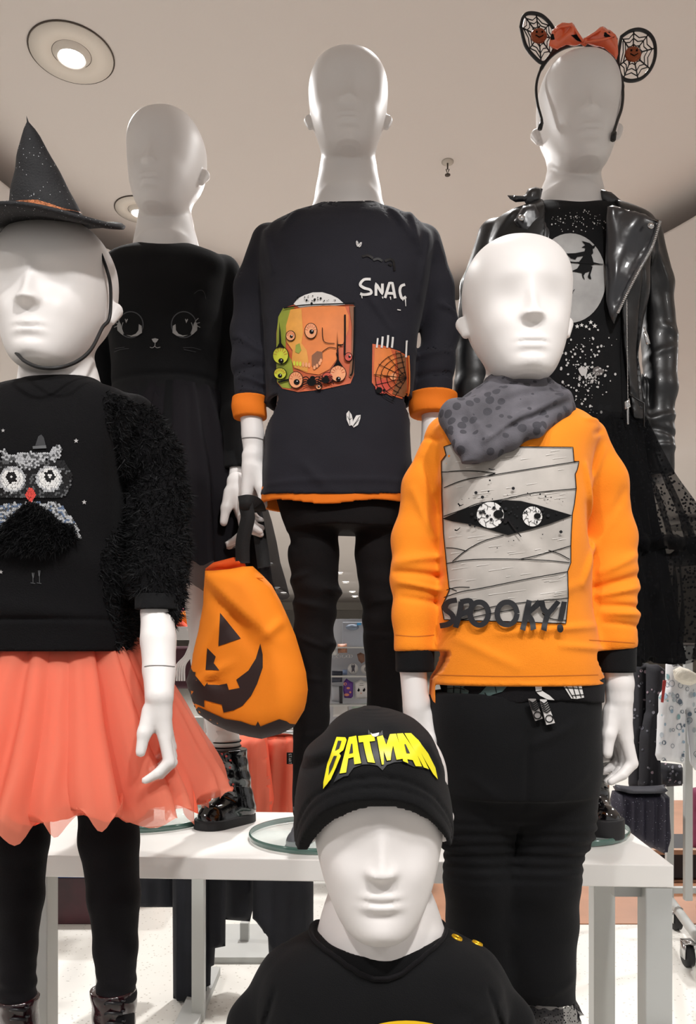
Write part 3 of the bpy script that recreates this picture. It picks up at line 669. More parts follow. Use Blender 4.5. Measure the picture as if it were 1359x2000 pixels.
# lettering SNACK (its end folded away), raised black row above, moths
for st in ('838,490 800,492 778,520 800,540 835,552 838,572 800,578 778,572', '868,585 868,515 905,575 905,515', '920,598 945,512 962,512 978,600', '930,570 972,572', '1035,520 1012,530 1005,560 1018,600 1040,590'):
    d.line(q(st), 5.2, WPR, 1, 4, curve=('838' in st[:3] or '1035' in st[:4]))
for x, y, l in ((786, 580, 20), (905, 590, 12), (950, 590, 18), (1036, 600, 45), (1020, 600, 14)): d.line(q('%d,%d %d,%d' % (x, y, x+3, y+l)), (2.6, 1.2), WPR, 1, 3)
d.line(q('990,665 1010,668'), 2, WPR, 1)
for st in ('790,360 820,352 850,368', '852,380 880,372 905,385', '920,385 950,375 970,390 975,440', '940,400 960,410'): d.line(q(st), 4.5, Gl, 1, 3)
for cx_, cy_, sc in ((738, 1300, 1.0), (770, 288, .42)):
    a = lambda st: [(440+(cx_+(x-738)*sc)/2.954, 380+(cy_+(y-1300)*sc)/2.954) for x, y in pts(st)]
    d.fill(a('735,1330 715,1335 700,1300 698,1265 712,1248 728,1270 735,1300'), WPR, 1, 4); d.fill(a('740,1300 755,1275 780,1272 778,1295 765,1330 740,1345 728,1330'), WPR, 1, 4)
    d.line(a('715,1255 718,1330'), .9*sc, KPR, 2, 3); d.line(a('775,1280 738,1335'), .9*sc, KPR, 2, 3); d.line(a('770,1300 735,1340'), .8*sc, KPR, 2, 3); d.line(a('705,1280 716,1300 728,1290'), .8*sc, KPR, 2, 3)
d.obj('print', tee, 'printed jars of skull and eyeballs with white lettering')
# trousers
s = SDF(m.Pb(540, 1680, -.1), m.Pb(805, 960, .1), .0032)
s.chain([m.P(*a) for a in ((613, 985, .0), (612, 1080, 0), (618, 1150, 0), (612, 1250, .01), (608, 1400, .02), (598, 1585, .01))], [k*m.Y/FPX for k in (50, 48, 44, 38, 36, 27)], .01)
s.chain([m.P(*a) for a in ((742, 985, 0), (741, 1080, 0), (745, 1150, 0), (750, 1250, .01), (752, 1400, .02), (754, 1585, .01))], [k*m.Y/FPX for k in (50, 46, 42, 38, 34, 27)], .01)
s.loft(m.rows([(960, 535, 795, .07, 0), (1010, 548, 795, .075, 0), (1036, 562, 792, .075, 0)]), .012)
s.disp(lambda X, Y, Z: (.0016*noise2(X, Z, 60)+.0018*np.sin(Z*150+X*30)*np.exp(-((Z-1.09)/.05)**2)).astype(np.float32))
s.creases(m.Y, [(640, 1152, 668, 1158, 7, .008), (562, 1175, 640, 1190, 6, .004), (568, 1135, 600, 1125, 7, .006), (640, 1255, 660, 1262, 9, .008), (570, 1240, 650, 1270, 5, .004), (560, 1050, 580, 1075, 7, -.004), (720, 1180, 780, 1170, 5, .003), (715, 1240, 780, 1245, 5, .003), (575, 1320, 640, 1330, 5, .003), (575, 1440, 630, 1430, 6, .004)])
m.add('trousers', s.mesh(), DENIM, 'black trousers bunched at the knees')
glass_disc(C, -.05, 1.40)
for o in C.root.children: pass
boot(m, 'shoe', (578, 1646), (598, 1640), (598, 1575), 10, -.05, mat('grey_suede', '#5d5f63', .7, bump=.3), 'grey ankle shoe', w=26)
boot(m, 'shoe', (752, 1646), (752, 1640), (752, 1575), 10, -.05, mat('grey_suede', '#5d5f63'), 'grey ankle shoe', w=26)
# ================================================================ E: orange mummy top (right, in front of the table)
m = E = Man('white mannequin in orange long-sleeved top with mummy face print and grey bandana', 1.05, (.24, 1.05, .40))
tor = [(775, 930, 1085, .035, .01), (800, 895, 1120, .05, .01), (818, 855, 1150, .058, .005), (850, 846, 1168, .068, 0), (900, 856, 1150, .080, 0), (1000, 858, 1144, .088, 0), (1100, 856, 1146, .09, 0), (1200, 850, 1150, .09, 0), (1290, 842, 1168, .092, 0), (1345, 838, 1172, .092, 0), (1372, 838, 1172, .092, 0)]
SL = [(862, 855, .01, 33), (826, 950, .015, 38), (812, 1050, .015, 44), (808, 1130, .0, 42), (808, 1200, -.01, 38), (808, 1262, -.015, 38)]
SR = [(1150, 856, .01, 34), (1180, 940, .015, 42), (1194, 1050, .015, 46), (1198, 1130, .0, 44), (1198, 1200, -.01, 42), (1200, 1250, -.015, 43)]
body(m, dict(c=(m.X(1010), m.Y), zc=m.z(748)-.018, h=.215, w=.145, yaw=.0, nose=1.1, mt=.185), [(1008, 700, .025, 50), (1005, 755, .02, 52), (1005, 790, .01, 66), (1005, 820, .0, 95)],
     [(y, a+8, b-8, d*.85, dy) for y, a, b, d, dy in tor[3:]],
     [[(x, y, dy, r*.62) for x, y, dy, r in SL]+[(806, 1300, -.012, 26), (812, 1380, -.015, 25)], [(x, y, dy, r*.62) for x, y, dy, r in SR]+[(1206, 1300, -.012, 27), (1209, 1335, -.014, 27), (1210, 1365, -.015, 25)]],
     [[(935, 1400, 0, 50), (940, 1750, .02, 40), (945, 1990, 0, 30), (945, 2090, 0, 26)], [(1075, 1400, 0, 50), (1070, 1750, .02, 40), (1065, 1990, 0, 30), (1065, 2090, 0, 26)]],
     [dict(wx=1209, wy=1378, k=1.0, dy0=-.015), dict(wx=815, wy=1388, k=1.0, mir=-1, dy0=-.015)],
     (.04, .88, .395), (.43, 1.20, 1.6), [(.76, 1.0), (1.30, 1.62)])
cr = [(1165, 1120, 1240, 1085, 8, .006), (1160, 1150, 1242, 1125, 8, -.007), (1158, 1165, 1240, 1150, 7, .007), (1160, 1185, 1240, 1188, 6, -.006), (1165, 1200, 1238, 1202, 6, .005), (1165, 1218, 1238, 1225, 5, -.004), (1150, 1080, 1200, 1000, 9, .005), (1165, 1060, 1215, 960, 9, -.004), (1145, 960, 1175, 880, 7, .004),
      (775, 1100, 850, 1090, 8, .006), (772, 1120, 855, 1128, 7, -.007), (775, 1140, 850, 1155, 6, .006), (785, 1170, 850, 1180, 6, -.004), (845, 1050, 805, 960, 9, .005), (855, 1000, 825, 900, 9, -.004), (870, 900, 850, 960, 8, .005), (1120, 930, 1140, 1010, 8, .005), (1150, 1060, 1110, 1150, 9, .005), (1125, 1000, 1140, 1100, 8, -.004),
      (950, 1240, 1140, 1225, 7, .0035), (1060, 1262, 1160, 1268, 6, .003), (880, 1250, 980, 1300, 9, .002), (960, 1050, 1060, 1140, 14, .003), (1000, 1190, 1100, 1150, 10, .003), (1120, 840, 1160, 832, 5, .003), (875, 840, 850, 845, 5, .003), (862, 870, 830, 855, 5, -.003), (1140, 865, 1170, 845, 5, -.003), (845, 1330, 1168, 1332, 3, .0016)]
s = garment(m, tor, [SL, SR], (.035, .90, .93), (.425, 1.20, 1.36), h=.0026, creases=cr, neck=(1005, 768, 0, 74, .062, 24), cuffs=[(808, 1272, 0, 1, 60), (1198, 1268, .08, 1, 60)],
            hem=lambda X, Y, Z: np.where(X+0*Z+0*Y > m.X(846), np.where(X < m.X(1170), m.z(1335)-Z, -1), -1)+0*Y, wr=.001)
top = m.add('top', s.mesh(), ORG, 'orange long-sleeved top'); TB = bvh_of(top.data)
for SLV, y0, y1 in ((SL, 1262, 1312), (SR, 1255, 1313)):
    x = 810 if SLV is SL else 1203; s = SDF(m.Pb(x-60, y1+5, -.09), m.Pb(x+60, y0-5, .09), .0026); s.cone(m.P(x, y0-6, -.010), m.P(x, y1+4, -.012), 38*m.Y/FPX, 37*m.Y/FPX, .004)
    z1, z0 = m.z(y0), m.z(y1); s.cut(lambda X, Y, Z: np.maximum(Z-z1, z0-Z)+0*X+0*Y); m.add('inner_cuff', s.mesh(), BLK, 'black ribbed inner cuff', parent=top)
q = lambda st: pts(st, 720, 720, 2.427)
MUM = mat('print_bandage', '#b4adA6'.lower(), .55, var=.16, vscale=22); ML = mat('print_bandage_light', '#d6d1cb', .55)
d = Decal(TB)
O = q('360,370 400,358 460,372 760,372 965,374 970,440 993,442 985,480 975,500 980,570 972,640 962,690 957,780 955,840 955,920 940,960 943,1085 932,1210 700,1200 360,1190 350,1130 385,1050 372,925 365,850 358,780 355,700 350,600 348,440 370,410')
d.fill(O, MUM, 0); d.line(O+[O[0]], 1.6, KPR, 2, curve=False)
for st in ('350,490 480,485 600,497', '360,565 450,530 560,510 993,440', '360,700 450,668 520,640 640,620 780,590 980,570', '640,790 540,820 460,865 400,915', '710,905 820,880 955,840', '370,850 410,852 465,865', '850,862 900,878 950,905', '370,925 500,905 760,905 950,920', '372,1050 420,1037 480,1037', '360,1085 440,1058 540,1040 760,995 940,963', '500,1150 640,1120 945,1087', '400,1200 560,1165 700,1140', '820,1160 860,1185 935,1195', '385,1040 420,1055', '600,497 560,510'):
    d.line(q(st), 1.7, KPR, 2)
for k in range(70):
    x, y = random.uniform(380, 930), random.choice([400, 430, 480, 560, 590, 610, 800, 850, 880, 940, 970, 1000, 1060, 1090])+random.uniform(-14, 14); l = random.uniform(20, 90); d.line(q('%d,%d %d,%d' % (x, y, min(x+l, 935), y-l*.13)), (1.6, .5), ML, 1, 8)
d.fill(q('355,712 450,668 560,632 640,624 720,628 800,648 962,697 860,735 760,765 660,790 560,760 480,738 400,725'), KPR, 3)
for cx_, cy_, rx, ry, pw, ex, ey in ((577, 695, 63, 62, 24, 615, 692), (774, 702, 46, 47, 16, 797, 700)):
    c = q('%d,%d' % (cx_, cy_))[0]; k = 2.427; d.fill(ellipse(*c, rx/k, ry/k, 28), WPR, 4); e = q('%d,%d' % (ex, ey))[0]; d.fill(ellipse(*e, pw/k, pw*.85/k), KPR, 6, 4)
    for j in range(8):
        a = 2*math.pi*j/8+.3; P = [(c[0]+rx/k*math.cos(a), c[1]+ry/k*math.sin(a))]
        P.append((c[0]+rx/k*.7*math.cos(a+.2), c[1]+ry/k*.7*math.sin(a+.2))); P.append((c[0]+rx/k*.45*math.cos(a-.1), c[1]+ry/k*.45*math.sin(a-.1))); d.line(P, 1.0, KPR, 5, 3)
        d.line([P[1], (c[0]+rx/k*.6*math.cos(a+.6), c[1]+ry/k*.6*math.sin(a+.6))], .8, KPR, 5, 3)
for k in range(90):
    x = random.gauss(660, 170); y = 690+random.gauss(0, 75)
    if 360 < x < 945 and 500 < y < 960: d.fill(ellipse(*q('%d,%d' % (x, y))[0], random.choice((.8, 1.2, 1.8, 3.2)), n=9), Gl, 6, 3)
for st, w in (('660,720 680,750 695,770 720,800', (4, 1.5)), ('415,765 425,768 440,755', (3, 1)), ('570,478 585,482 600,480', (3, 1)), ('430,640 440,650 455,645', (3, 1))): d.line(q(st), w, Gl, 7, 4)
G2 = mat('spooky_puff_print', '#1e1e22', .6, spec=.4)
for st in ('425,1098 385,1108 372,1140 400,1165 408,1190 385,1212 348,1220', '445,1105 437,1160 418,1228', '440,1108 485,1102 490,1140 440,1168', '760,1100 745,1160 728,1242', '808,1106 760,1150 742,1162', '745,1160 770,1195 778,1240', '815,1100 825,1140 848,1160', '893,1102 865,1140 842,1170 826,1242', '920,1104 912,1150 902,1200'):
    d.line(q(st), 10.5, G2, 8, 4)
for cx_, rx in ((527, 42), (655, 46)): e = [q('%d,%d' % (a, b))[0] for a, b in ellipse(cx_, 1162, rx, 54, 20)]; d.line(e+[e[0]], 10.5, G2, 8, 4)
d.fill(ellipse(*q('902,1232')[0], 6), G2, 8, 3)
d.obj('print', top, 'grey mummy bandage print with two eyeballs and raised lettering')
for P in ([(1150, 1250), (1200, 1253), (1240, 1256)], [(772, 1240), (810, 1243), (848, 1240)], [(846, 1318), (1000, 1321), (1168, 1318)]):
    dd = Decal(TB, .0004); dd.line(P, 1.6, mat('orange_stitch', '#c56a12', .8), 0, 4); dd.obj('stitching', top)
# black under-layer with bone print
s = SDF(m.Pb(825, 1375, -.11), m.Pb(1185, 1325, .11), .0026); s.loft(m.rows([(1320, 852, 1172, .088, 0), (1345, 862, 1172, .088, 0), (1380, 866, 1170, .088, 0)]), .01, 2.4)
zz = m.z(1366); s.cut(lambda X, Y, Z: zz-Z+.004*np.sin(X*30)+0*Y); un = m.add('undershirt', s.mesh(), BLK2, 'black under-layer with bone print at its hem'); ub = bvh_of(un.data)
d = Decal(ub); GB = mat('print_grey_green', '#3f5350', .6); q = lambda st: pts(st, 740, 1280, 2.613)
d.fill(q('350,145 450,145 430,165 460,180 450,222 350,215'), GB, 0, 5); d.fill(q('560,145 660,150 630,185 580,200 540,222 470,222 520,190'), GB, 0, 5)
d.fill(q('795,150 830,150 830,180 870,205 895,228 860,225 820,205 800,185'), WPR, 0, 4); d.fill(q('935,148 1030,148 1045,215 1010,222 980,220'), WPR, 0, 4)
for st in ('350,170 400,165 440,175', '385,150 380,215', '420,150 415,215', '950,150 990,218', '985,150 1005,218', '1010,150 1030,215', '800,185 830,180', '940,165 1040,170', '980,205 1045,200', '590,150 600,190', '540,190 560,220'): d.line(q(st), 1.6, KPR, 1, 3)
d.obj('print', un)
s = SDF(m.Pb(820, 2010, -.12), m.Pb(1190, 1340, .12), .003)
s.loft(m.rows([(1350, 838, 1168, .086, 0), (1400, 836, 1167, .09, 0), (1480, 845, 1166, .09, 0), (1540, 858, 1158, .085, 0), (1550, 860, 1154, .075, 0), (1600, 868, 1148, .048, 0), (1640, 874, 1140, .012, 0)]), .02)
s.chain([m.P(*a) for a in ((928, 1500, 0), (934, 1600, .0), (938, 1720, .0), (942, 1800, .01), (948, 1900, .01), (950, 1990, .01))], [k*m.Y/FPX for k in (74, 68, 65, 64, 62, 60)], .022)
s.chain([m.P(*a) for a in ((1084, 1500, 0), (1074, 1600, 0), (1060, 1720, .0), (1055, 1800, .01), (1052, 1880, .01), (1060, 1948, .01))], [k*m.Y/FPX for k in (80, 73, 66, 66, 64, 62)], .022)
zc_ = m.z(1648)
def bik(X, Y, Z):
    w_ = np.exp(-((Z-zc_)/.045)**4); px_ = CX+X*FPX/m.Y; cc = np.where(px_ < 1001, 936, 1068); return (.0014*np.sin(Z*420+((px_-cc)/60)**2*1.2)*w_+.001*noise2(X, Z, 50)+0*Y).astype(np.float32)
s.disp(bik)
s.creases(m.Y, [(960, 1545, 900, 1500, 10, .002), (1040, 1545, 1110, 1500, 10, .002), (1100, 1400, 1010, 1440, 9, .003), (1002, 1420, 1002, 1560, 6, -.003), (1001, 1600, 1000, 1660, 4, -.006), (900, 1900, 990, 1890, 8, .002), (1020, 1930, 1110, 1900, 8, .003)])
zb = m.z(1962); s.cut(lambda X, Y, Z: np.where(X > m.X(1002), zb-Z+.012*np.sin((X-.2)*25), -1)+0*Y)
tr = m.add('joggers', s.mesh(), BLK, 'black joggers with ribbed knee panels')
q = lambda st: pts(st, 740, 1280, 2.613)
for st, c in (('762,222 800,222 835,322 798,335', mat('drawcord_tip_grey', '#8c8785', .4)), ('822,225 855,225 898,345 855,355', mat('drawcord_tip_white', '#cfcbc9', .35))):
    P = q(st); Lp = [px(x, y, m.Y-.097) for x, y in P]; c0 = sum(Lp)/4; V = [tuple(p) for p in Lp]+[tuple(p+np.array([0, .003, 0])) for p in Lp]
    ct = m.add('drawcord_tip', mesh(V, [(0, 1, 2, 3), (7, 6, 5, 4), (0, 4, 5, 1), (1, 5, 6, 2), (2, 6, 7, 3), (3, 7, 4, 0)]), c, smooth=False, parent=tr)
    L = []
    for k in range(5): t = .08+k*.09; a = Lp[0]*(1-t)+Lp[3]*t; b = Lp[1]*(1-t)+Lp[2]*t; L.append(tube([a+(0, -.0006, 0), (a+b)/2+(0, -.0006, -.003), b+(0, -.0006, 0)], .0009, 4))
    t = .78; a = Lp[0]*(1-t)+Lp[3]*t; b = Lp[1]*(1-t)+Lp[2]*t; cc = (a+b)/2; L.append(tube([cc+np.array([.0045*math.cos(x), -.0006, .0045*math.sin(x)]) for x in np.arange(0, 6.28, .6)], .0007, 4, closed=True))
    m.add('tip_print', mesh(*join(L)), KPR, parent=ct)
# lace frill at the right ankle, sliding under the jogger hem
V, F = [], []
n = 90
for j in range(4):
    for i in range(n):
        a = 2*math.pi*i/n; r = (.042+.003*j+.004*math.sin(a*11+j)*(j*.4)); V.append((m.X(1063)+r*math.cos(a), m.Y+.01+r*math.sin(a), m.z(1950+j*11)+.0015*math.sin(a*17)))
F = [(j*n+i, j*n+(i+1) % n, (j+1)*n+(i+1) % n, (j+1)*n+i) for j in range(3) for i in range(n)]
m.add('lace_frill', mesh(V, F), net('black_lace', '#17171b', .8, 300), 'black lace frill at the ankle')
for x_ in (950, 1060): boot(m, 'shoe', (x_, 2124), (x_, 2118), (x_, 2010), 12, -.05, mat('shoe_black', '#141316', .5), 'black shoe', w=44)
# bandana
BAN = mat('bandana_grey', '#57545a', .85, bump=.25, bscale=700, var=.3, vscale=26, speck=('#39373d', 62, .36))
s = SDF(m.Pb(840, 930, -.16), m.Pb(1130, 725, .12), .0026)
s.loft(m.rows([(738, 945, 1068, .050, .012), (752, 940, 1078, .060, .010), (775, 905, 1096, .068, .005), (800, 872, 1105, .072, .0), (822, 866, 1108, .068, 0), (835, 880, 1095, .06, 0)]), .008, 2.2)
P0, P1 = m.P(870, 815, -.045), m.P(1105, 795, -.035)
for tx, ty in ((915, 905), (925, 885), (900, 870), (960, 880), (1000, 862), (1050, 840)):
    s.cone(m.P(880+(tx-880)*.1, 815, -.050), m.P(tx, ty, -.088), .012, .006, .014); s.cone(m.P(1085, 800, -.048), m.P(tx, ty, -.088), .012, .006, .014)
s.cone(m.P(1095, 772, -.03), m.P(1108, 800, -.035), .012, .010, .01); s.cone(m.P(1010, 795, -.062), m.P(950, 860, -.082), .018, .012, .014); s.cone(m.P(900, 800, -.055), m.P(1060, 800, -.055), .016, .016, .014)
s.disp(lambda X, Y, Z: (.0014*noise2(X, Z, 70)).astype(np.float32))
s.creases(m.Y, [(880, 800, 980, 775, 10, -.005), (950, 770, 1080, 780, 7, -.004), (1095, 790, 980, 860, 9, .005), (1090, 775, 960, 820, 8, -.004), (1085, 815, 960, 875, 6, -.004), (900, 830, 925, 890, 9, .004), (940, 760, 1060, 765, 5, .003), (1000, 840, 920, 900, 5, .004)])
s.ell(m.P(1005, 742, .012), (58*m.Y/FPX, .048, .016), .004, -1)
m.add('bandana', s.mesh(), BAN, 'dark grey patterned bandana knotted round the neck')
def skirt(m, cx, rows, n, amps, seed, hemj=.006, dr=.8):
    """rows: (y, half width px, depth ratio) at the mannequin's plane; pleated open tube"""
    rg = np.random.default_rng(seed); ph = rg.uniform(0, 6.28, 12); ks = [9, 14, 23, 37, 5, 17]
    th = np.linspace(0, 2*math.pi, n, endpoint=False); V = []; R = smooth_path(rows, 5)
    g = sum(a*np.sin(k*th+p+.6*np.sin(3*th+p)) for a, k, p in zip(amps, ks, ph)); g = np.sign(g)*np.abs(g)**.8
    jag = hemj*(.5*np.sin(7*th+ph[6])+.8*np.sin(19*th+ph[7])+.7*np.sin(31*th+ph[8])+.6*np.sign(np.sin(23*th+ph[9]))*np.abs(np.sin(23*th+ph[9]))**3)
    for j, (y, w, d) in enumerate(R):
        t = j/(len(R)-1); r = w*m.Y/FPX; rr = r*(1+g*(.35+.65*t))+.002*np.sin(th*41+y*.05)*t
        tw = th+.02*np.sin(y*.02+th*5)*t
        for k in range(n): V.append((m.X(cx)+rr[k]*math.cos(tw[k]), m.Y+rr[k]*math.sin(tw[k])*d, m.z(y)+(jag[k] if j == len(R)-1 else 0)+.004*t*math.sin(th[k]*13+ph[9])))
    F = [(j*n+i, j*n+(i+1) % n, (j+1)*n+(i+1) % n, (j+1)*n+i) for j in range(len(R)-1) for i in range(n)]
    return mesh(V, F)
def fur(me, test, N, L, seed=3, down=.5, wdt=.0007):
    rg = np.random.default_rng(seed); n = len(me.vertices); co = np.empty(n*3); me.vertices.foreach_get('co', co); co = co.reshape(-1, 3)
    no = np.empty(n*3); me.vertices.foreach_get('normal', no); no = no.reshape(-1, 3); k = np.where(test(co) & (no[:, 1] < .6))[0]
    if not len(k): return mesh([(0, 0, 0)], [])
    k = rg.choice(k, N); p = co[k]+rg.normal(0, .0012, (N, 3)); d = no[k]+rg.normal(0, .55, (N, 3))+np.array([0, 0, -down]); d /= np.linalg.norm(d, axis=1)[:, None]
    s = np.cross(d, rg.normal(0, 1, (N, 3))); s /= np.linalg.norm(s, axis=1)[:, None]; l = L*rg.uniform(.5, 1.2, N)[:, None]
    V = np.stack([p-s*wdt-d*.002, p+s*wdt-d*.002, p+d*l], 1).reshape(-1, 3); me2 = bpy.data.meshes.new('fur'); me2.vertices.add(len(V)); me2.vertices.foreach_set('co', V.ravel())
    me2.loops.add(len(V)); me2.loops.foreach_set('vertex_index', np.arange(len(V), dtype=np.int32)); me2.polygons.add(N); me2.polygons.foreach_set('loop_start', np.arange(0, 3*N, 3, dtype=np.int32)); me2.update(calc_edges=True); return me2
# ================================================================ A: owl sweatshirt (left, in front of the table)
m = A = Man('white mannequin in black owl sweatshirt and coral tulle skirt', 1.0, (-.38, 1.0, .40))
tor = [(742, 45, 195, .040, .01), (758, 25, 215, .052, .008), (778, -30, 262, .062, .0), (810, -52, 282, .075, 0), (870, -52, 272, .088, 0), (960, -42, 262, .095, 0), (1060, -38, 262, .098, 0), (1180, -42, 272, .10, 0), (1250, -46, 277, .10, 0), (1300, -46, 277, .10, 0)]
SR = [(262, 812, .01, 44), (296, 890, .01, 52), (310, 980, .005, 55), (311, 1070, -.03, 52), (309, 1140, -.06, 45), (308, 1190, -.074, 42)]
SL = [(-32, 812, .01, 44), (-66, 890, .01, 52), (-80, 980, .01, 55), (-84, 1070, .0, 52), (-84, 1140, -.01, 46)]
body(m, dict(c=(m.X(109), m.Y), zc=m.z(745)-.005, h=.214, w=.145, nose=1.2, sock=.85, mt=.19), [(112, 680, .03, 62), (116, 725, .022, 63), (116, 760, .01, 72), (116, 790, .0, 105)],
     [(y, a+10, b-10, d*.85, dy) for y, a, b, d, dy in tor[2:-1]],
     [[(x, y, dy, r*.6) for x, y, dy, r in SR]+[(307, 1195, -.076, 29), (309, 1250, -.095, 31), (311, 1310, -.11, 28), (311, 1360, -.13, 24)], [(x, y, dy, r*.6) for x, y, dy, r in SL]+[(-82, 1195, -.01, 36), (-82, 1300, -.01, 32), (-82, 1375, -.01, 28)]],
     [[(48, 1300, 0, 56), (40, 1640, 0, 38), (33, 1850, 0, 24), (36, 1990, 0, 24), (36, 2090, 0, 22)], [(195, 1300, 0, 60), (212, 1640, 0, 40), (225, 1850, 0, 26), (224, 1990, 0, 24), (224, 2090, 0, 22)]],
     [dict(wx=311, wy=1375, k=1.0, dy0=-.13), dict(wx=-82, wy=1375, k=1.0, mir=-1, dy0=-.012)],
     (-.565, .80, .395), (-.16, 1.16, 1.6), [(.80, 1.0), (1.30, 1.6)])
seam(m, [(282, 1302), (295, 1300), (320, 1300), (341, 1302)], 1.6)
s = garment(m, tor, [SR, SL], (-.57, .85, .94), (-.16, 1.14, 1.36), h=.0026, neck=(116, 738, .004, 76, .056, 24), hem=1272, wr=.0018, ws=30,
            cuffs=[(308, 1172, 0, 1, 60), (-82, 1172, 0, 1, 60)],
            creases=[(60, 1050, 240, 1120, 25, .003), (-20, 1180, 200, 1210, 18, .003), (260, 960, 330, 900, 14, -.005), (270, 1080, 360, 1020, 12, -.006), (262, 1140, 350, 1120, 10, .004), (40, 800, 90, 860, 16, .003), (30, 765, 200, 760, 6, .002), (245, 820, 250, 1100, 7, -.008), (-40, 1215, 270, 1215, 4, -.003)])
sw = m.add('sweatshirt', s.mesh(), KNIT, 'black sweatshirt'); SB = bvh_of(sw.data)
for sg, x in ((1, 308), (-1, -82)):
    s = SDF(m.Pb(x-60, 1212, -.14), m.Pb(x+90, 1150, .08), .0026); cd = -.066 if sg > 0 else -.01; s.cone(m.P(x, 1160, cd), m.P(x, 1205, cd-.014), .0275, .0265, .004); z1, z0 = m.z(1168), m.z(1197)
    s.disp(lambda X, Y, Z: .0005*np.sin(np.arctan2(Y-m.Y-(-.07 if sg > 0 else -.01), X-m.X(x))*60)+0*Z); s.cut(lambda X, Y, Z: np.maximum(Z-z1, z0-Z)+0*X+0*Y); m.add('rib_cuff', s.mesh(), BLK, 'ribbed black cuff', parent=sw)
xs_ = m.X(243); m.add('sleeve_fur', fur(sw.data, lambda c: ((c[:, 0] > xs_-.008*np.sin(c[:, 2]*30)) | (c[:, 0] < m.X(-15))) & (c[:, 2] < m.z(795)), 26000, .010), FUR, 'shaggy black fur of the sleeves', smooth=False, parent=sw, kind='stuff')
q = lambda st: pts(st, 0, 820, 3.3975)
d = Decal(SB); SIL = mat('sequin_silver', '#c9cacd', .25, metal=.25); SILD = mat('sequin_grey', '#6f7072', .3, metal=.6); WSQ = mat('sequin_white', '#eceae8', .3); KSQ = mat('sequin_black', '#101013', .2, coat=.5); RSQ = mat('sequin_coral', '#e2493f', .4); HSQ = mat('sequin_holographic', '#8fa3c4', .2, metal=.8)
for x, y, r in ((22, 72, 14), (505, 140, 17), (558, 547, 17), (8, 1010, 15)): c = q('%d,%d' % (x, y))[0]; d.fill(star(c[0], c[1], r/3.3975), GPR, 0, 3)
d.fill(q('235,172 255,110 275,98 292,120 305,172'), mat('print_charcoal', '#2a2a2d', .7), 0); d.fill(q('218,176 306,170 310,190 220,194'), SILD, 1)
for st in ('220,1015 221,1080', '262,998 264,1080', '205,1082 235,1086', '246,1082 276,1086', '214,1015 222,1050 228,1015', '255,1000 262,1040 268,1000'): d.line(q(st), .9, SILD, 1, 3)
def inpoly(x, y, P):
    c = False
    for i in range(len(P)):
        a, b = P[i], P[i-1]
        if (a[1] > y) != (b[1] > y) and x < (b[0]-a[0])*(y-a[1])/(b[1]-a[1])+a[0]: c = not c
    return c
brow = pts('8,205 40,190 60,232 130,222 200,212 330,222 345,185 385,165 412,188 400,240 370,282 310,262 240,320 200,330 150,322 100,270 20,300')
wr_ = pts('205,545 250,540 290,560 330,540 400,555 450,620 510,690 540,785 490,785 430,700 330,640 250,580'); wl_ = pts('-20,590 20,565 100,550 150,560 190,545 120,650 40,700 -20,740')
beak = pts('205,445 245,500 205,552 163,500')
y = 160; row = 0
sq_ = Decal(SB, .0016); ws_ = []
while y < 800:
    x = -20+(row % 2)*7.5
    while x < 560:
        c = None; jx, jy = x+random.uniform(-1.5, 1.5), y+random.uniform(-1.5, 1.5)
        e1, e2 = math.hypot(jx-83, jy-398), math.hypot(jx-328, jy-392); p1, p2 = math.hypot(jx-78, jy-385), math.hypot(jx-330, jy-374)
        if inpoly(jx, jy, beak): c = RSQ
        elif min(p1, p2) < 10: c = WSQ
        elif min(p1, p2) < 36: c = KSQ
        elif min(e1, e2) < 70: c = WSQ
        elif min(e1, e2) < 88: c = SIL
        elif inpoly(jx, jy, brow): c = random.choice((SIL, SIL, SILD))
        elif inpoly(jx, jy, wr_) or inpoly(jx, jy, wl_): c = random.choice((SIL, SIL, SILD, HSQ, SIL))
        elif min(e1, e2) < 150 and 270 < jy < 520: c = random.choice((KSQ, KSQ, KSQ, SILD))
        if c:
            px_, py_ = jx/3.3975, 820+jy/3.3975; sq_._put(ellipse(px_, py_, 2.15, n=8)+ellipse(px_, py_, .7, n=8), [(i, (i+1) % 8, 8+(i+1) % 8, 8+i) for i in range(8)], c, random.choice((0, .6)))
        x += 15
    y += 13; row += 1
pr = d.obj('print', sw, 'small silver stars, hat and bird legs'); so = sq_.obj('sequins', sw, 'owl face and wings made of silver, white, black and coral sequins'); so['kind'] = 'stuff'
bel = q('190,555 240,562 330,620 400,690 480,712 492,790 400,850 240,880 100,862 0,870 -30,850 -30,760 100,640')
bd = Decal(SB, .004); bd.fill(bel, FUR, 0, 5); bm_ = bd.obj('fur_patch', sw, 'shaggy black fur belly of the owl'); mm = bm_.data; 
fb = fur(mm, lambda c: c[:, 0] < 99, 5000, .013, 5, .8); nV = len(fb.vertices)
o2 = obj('fur_strands', fb, bm_, FUR, False, None, 'stuff')
o2.matrix_parent_inverse = Matrix()
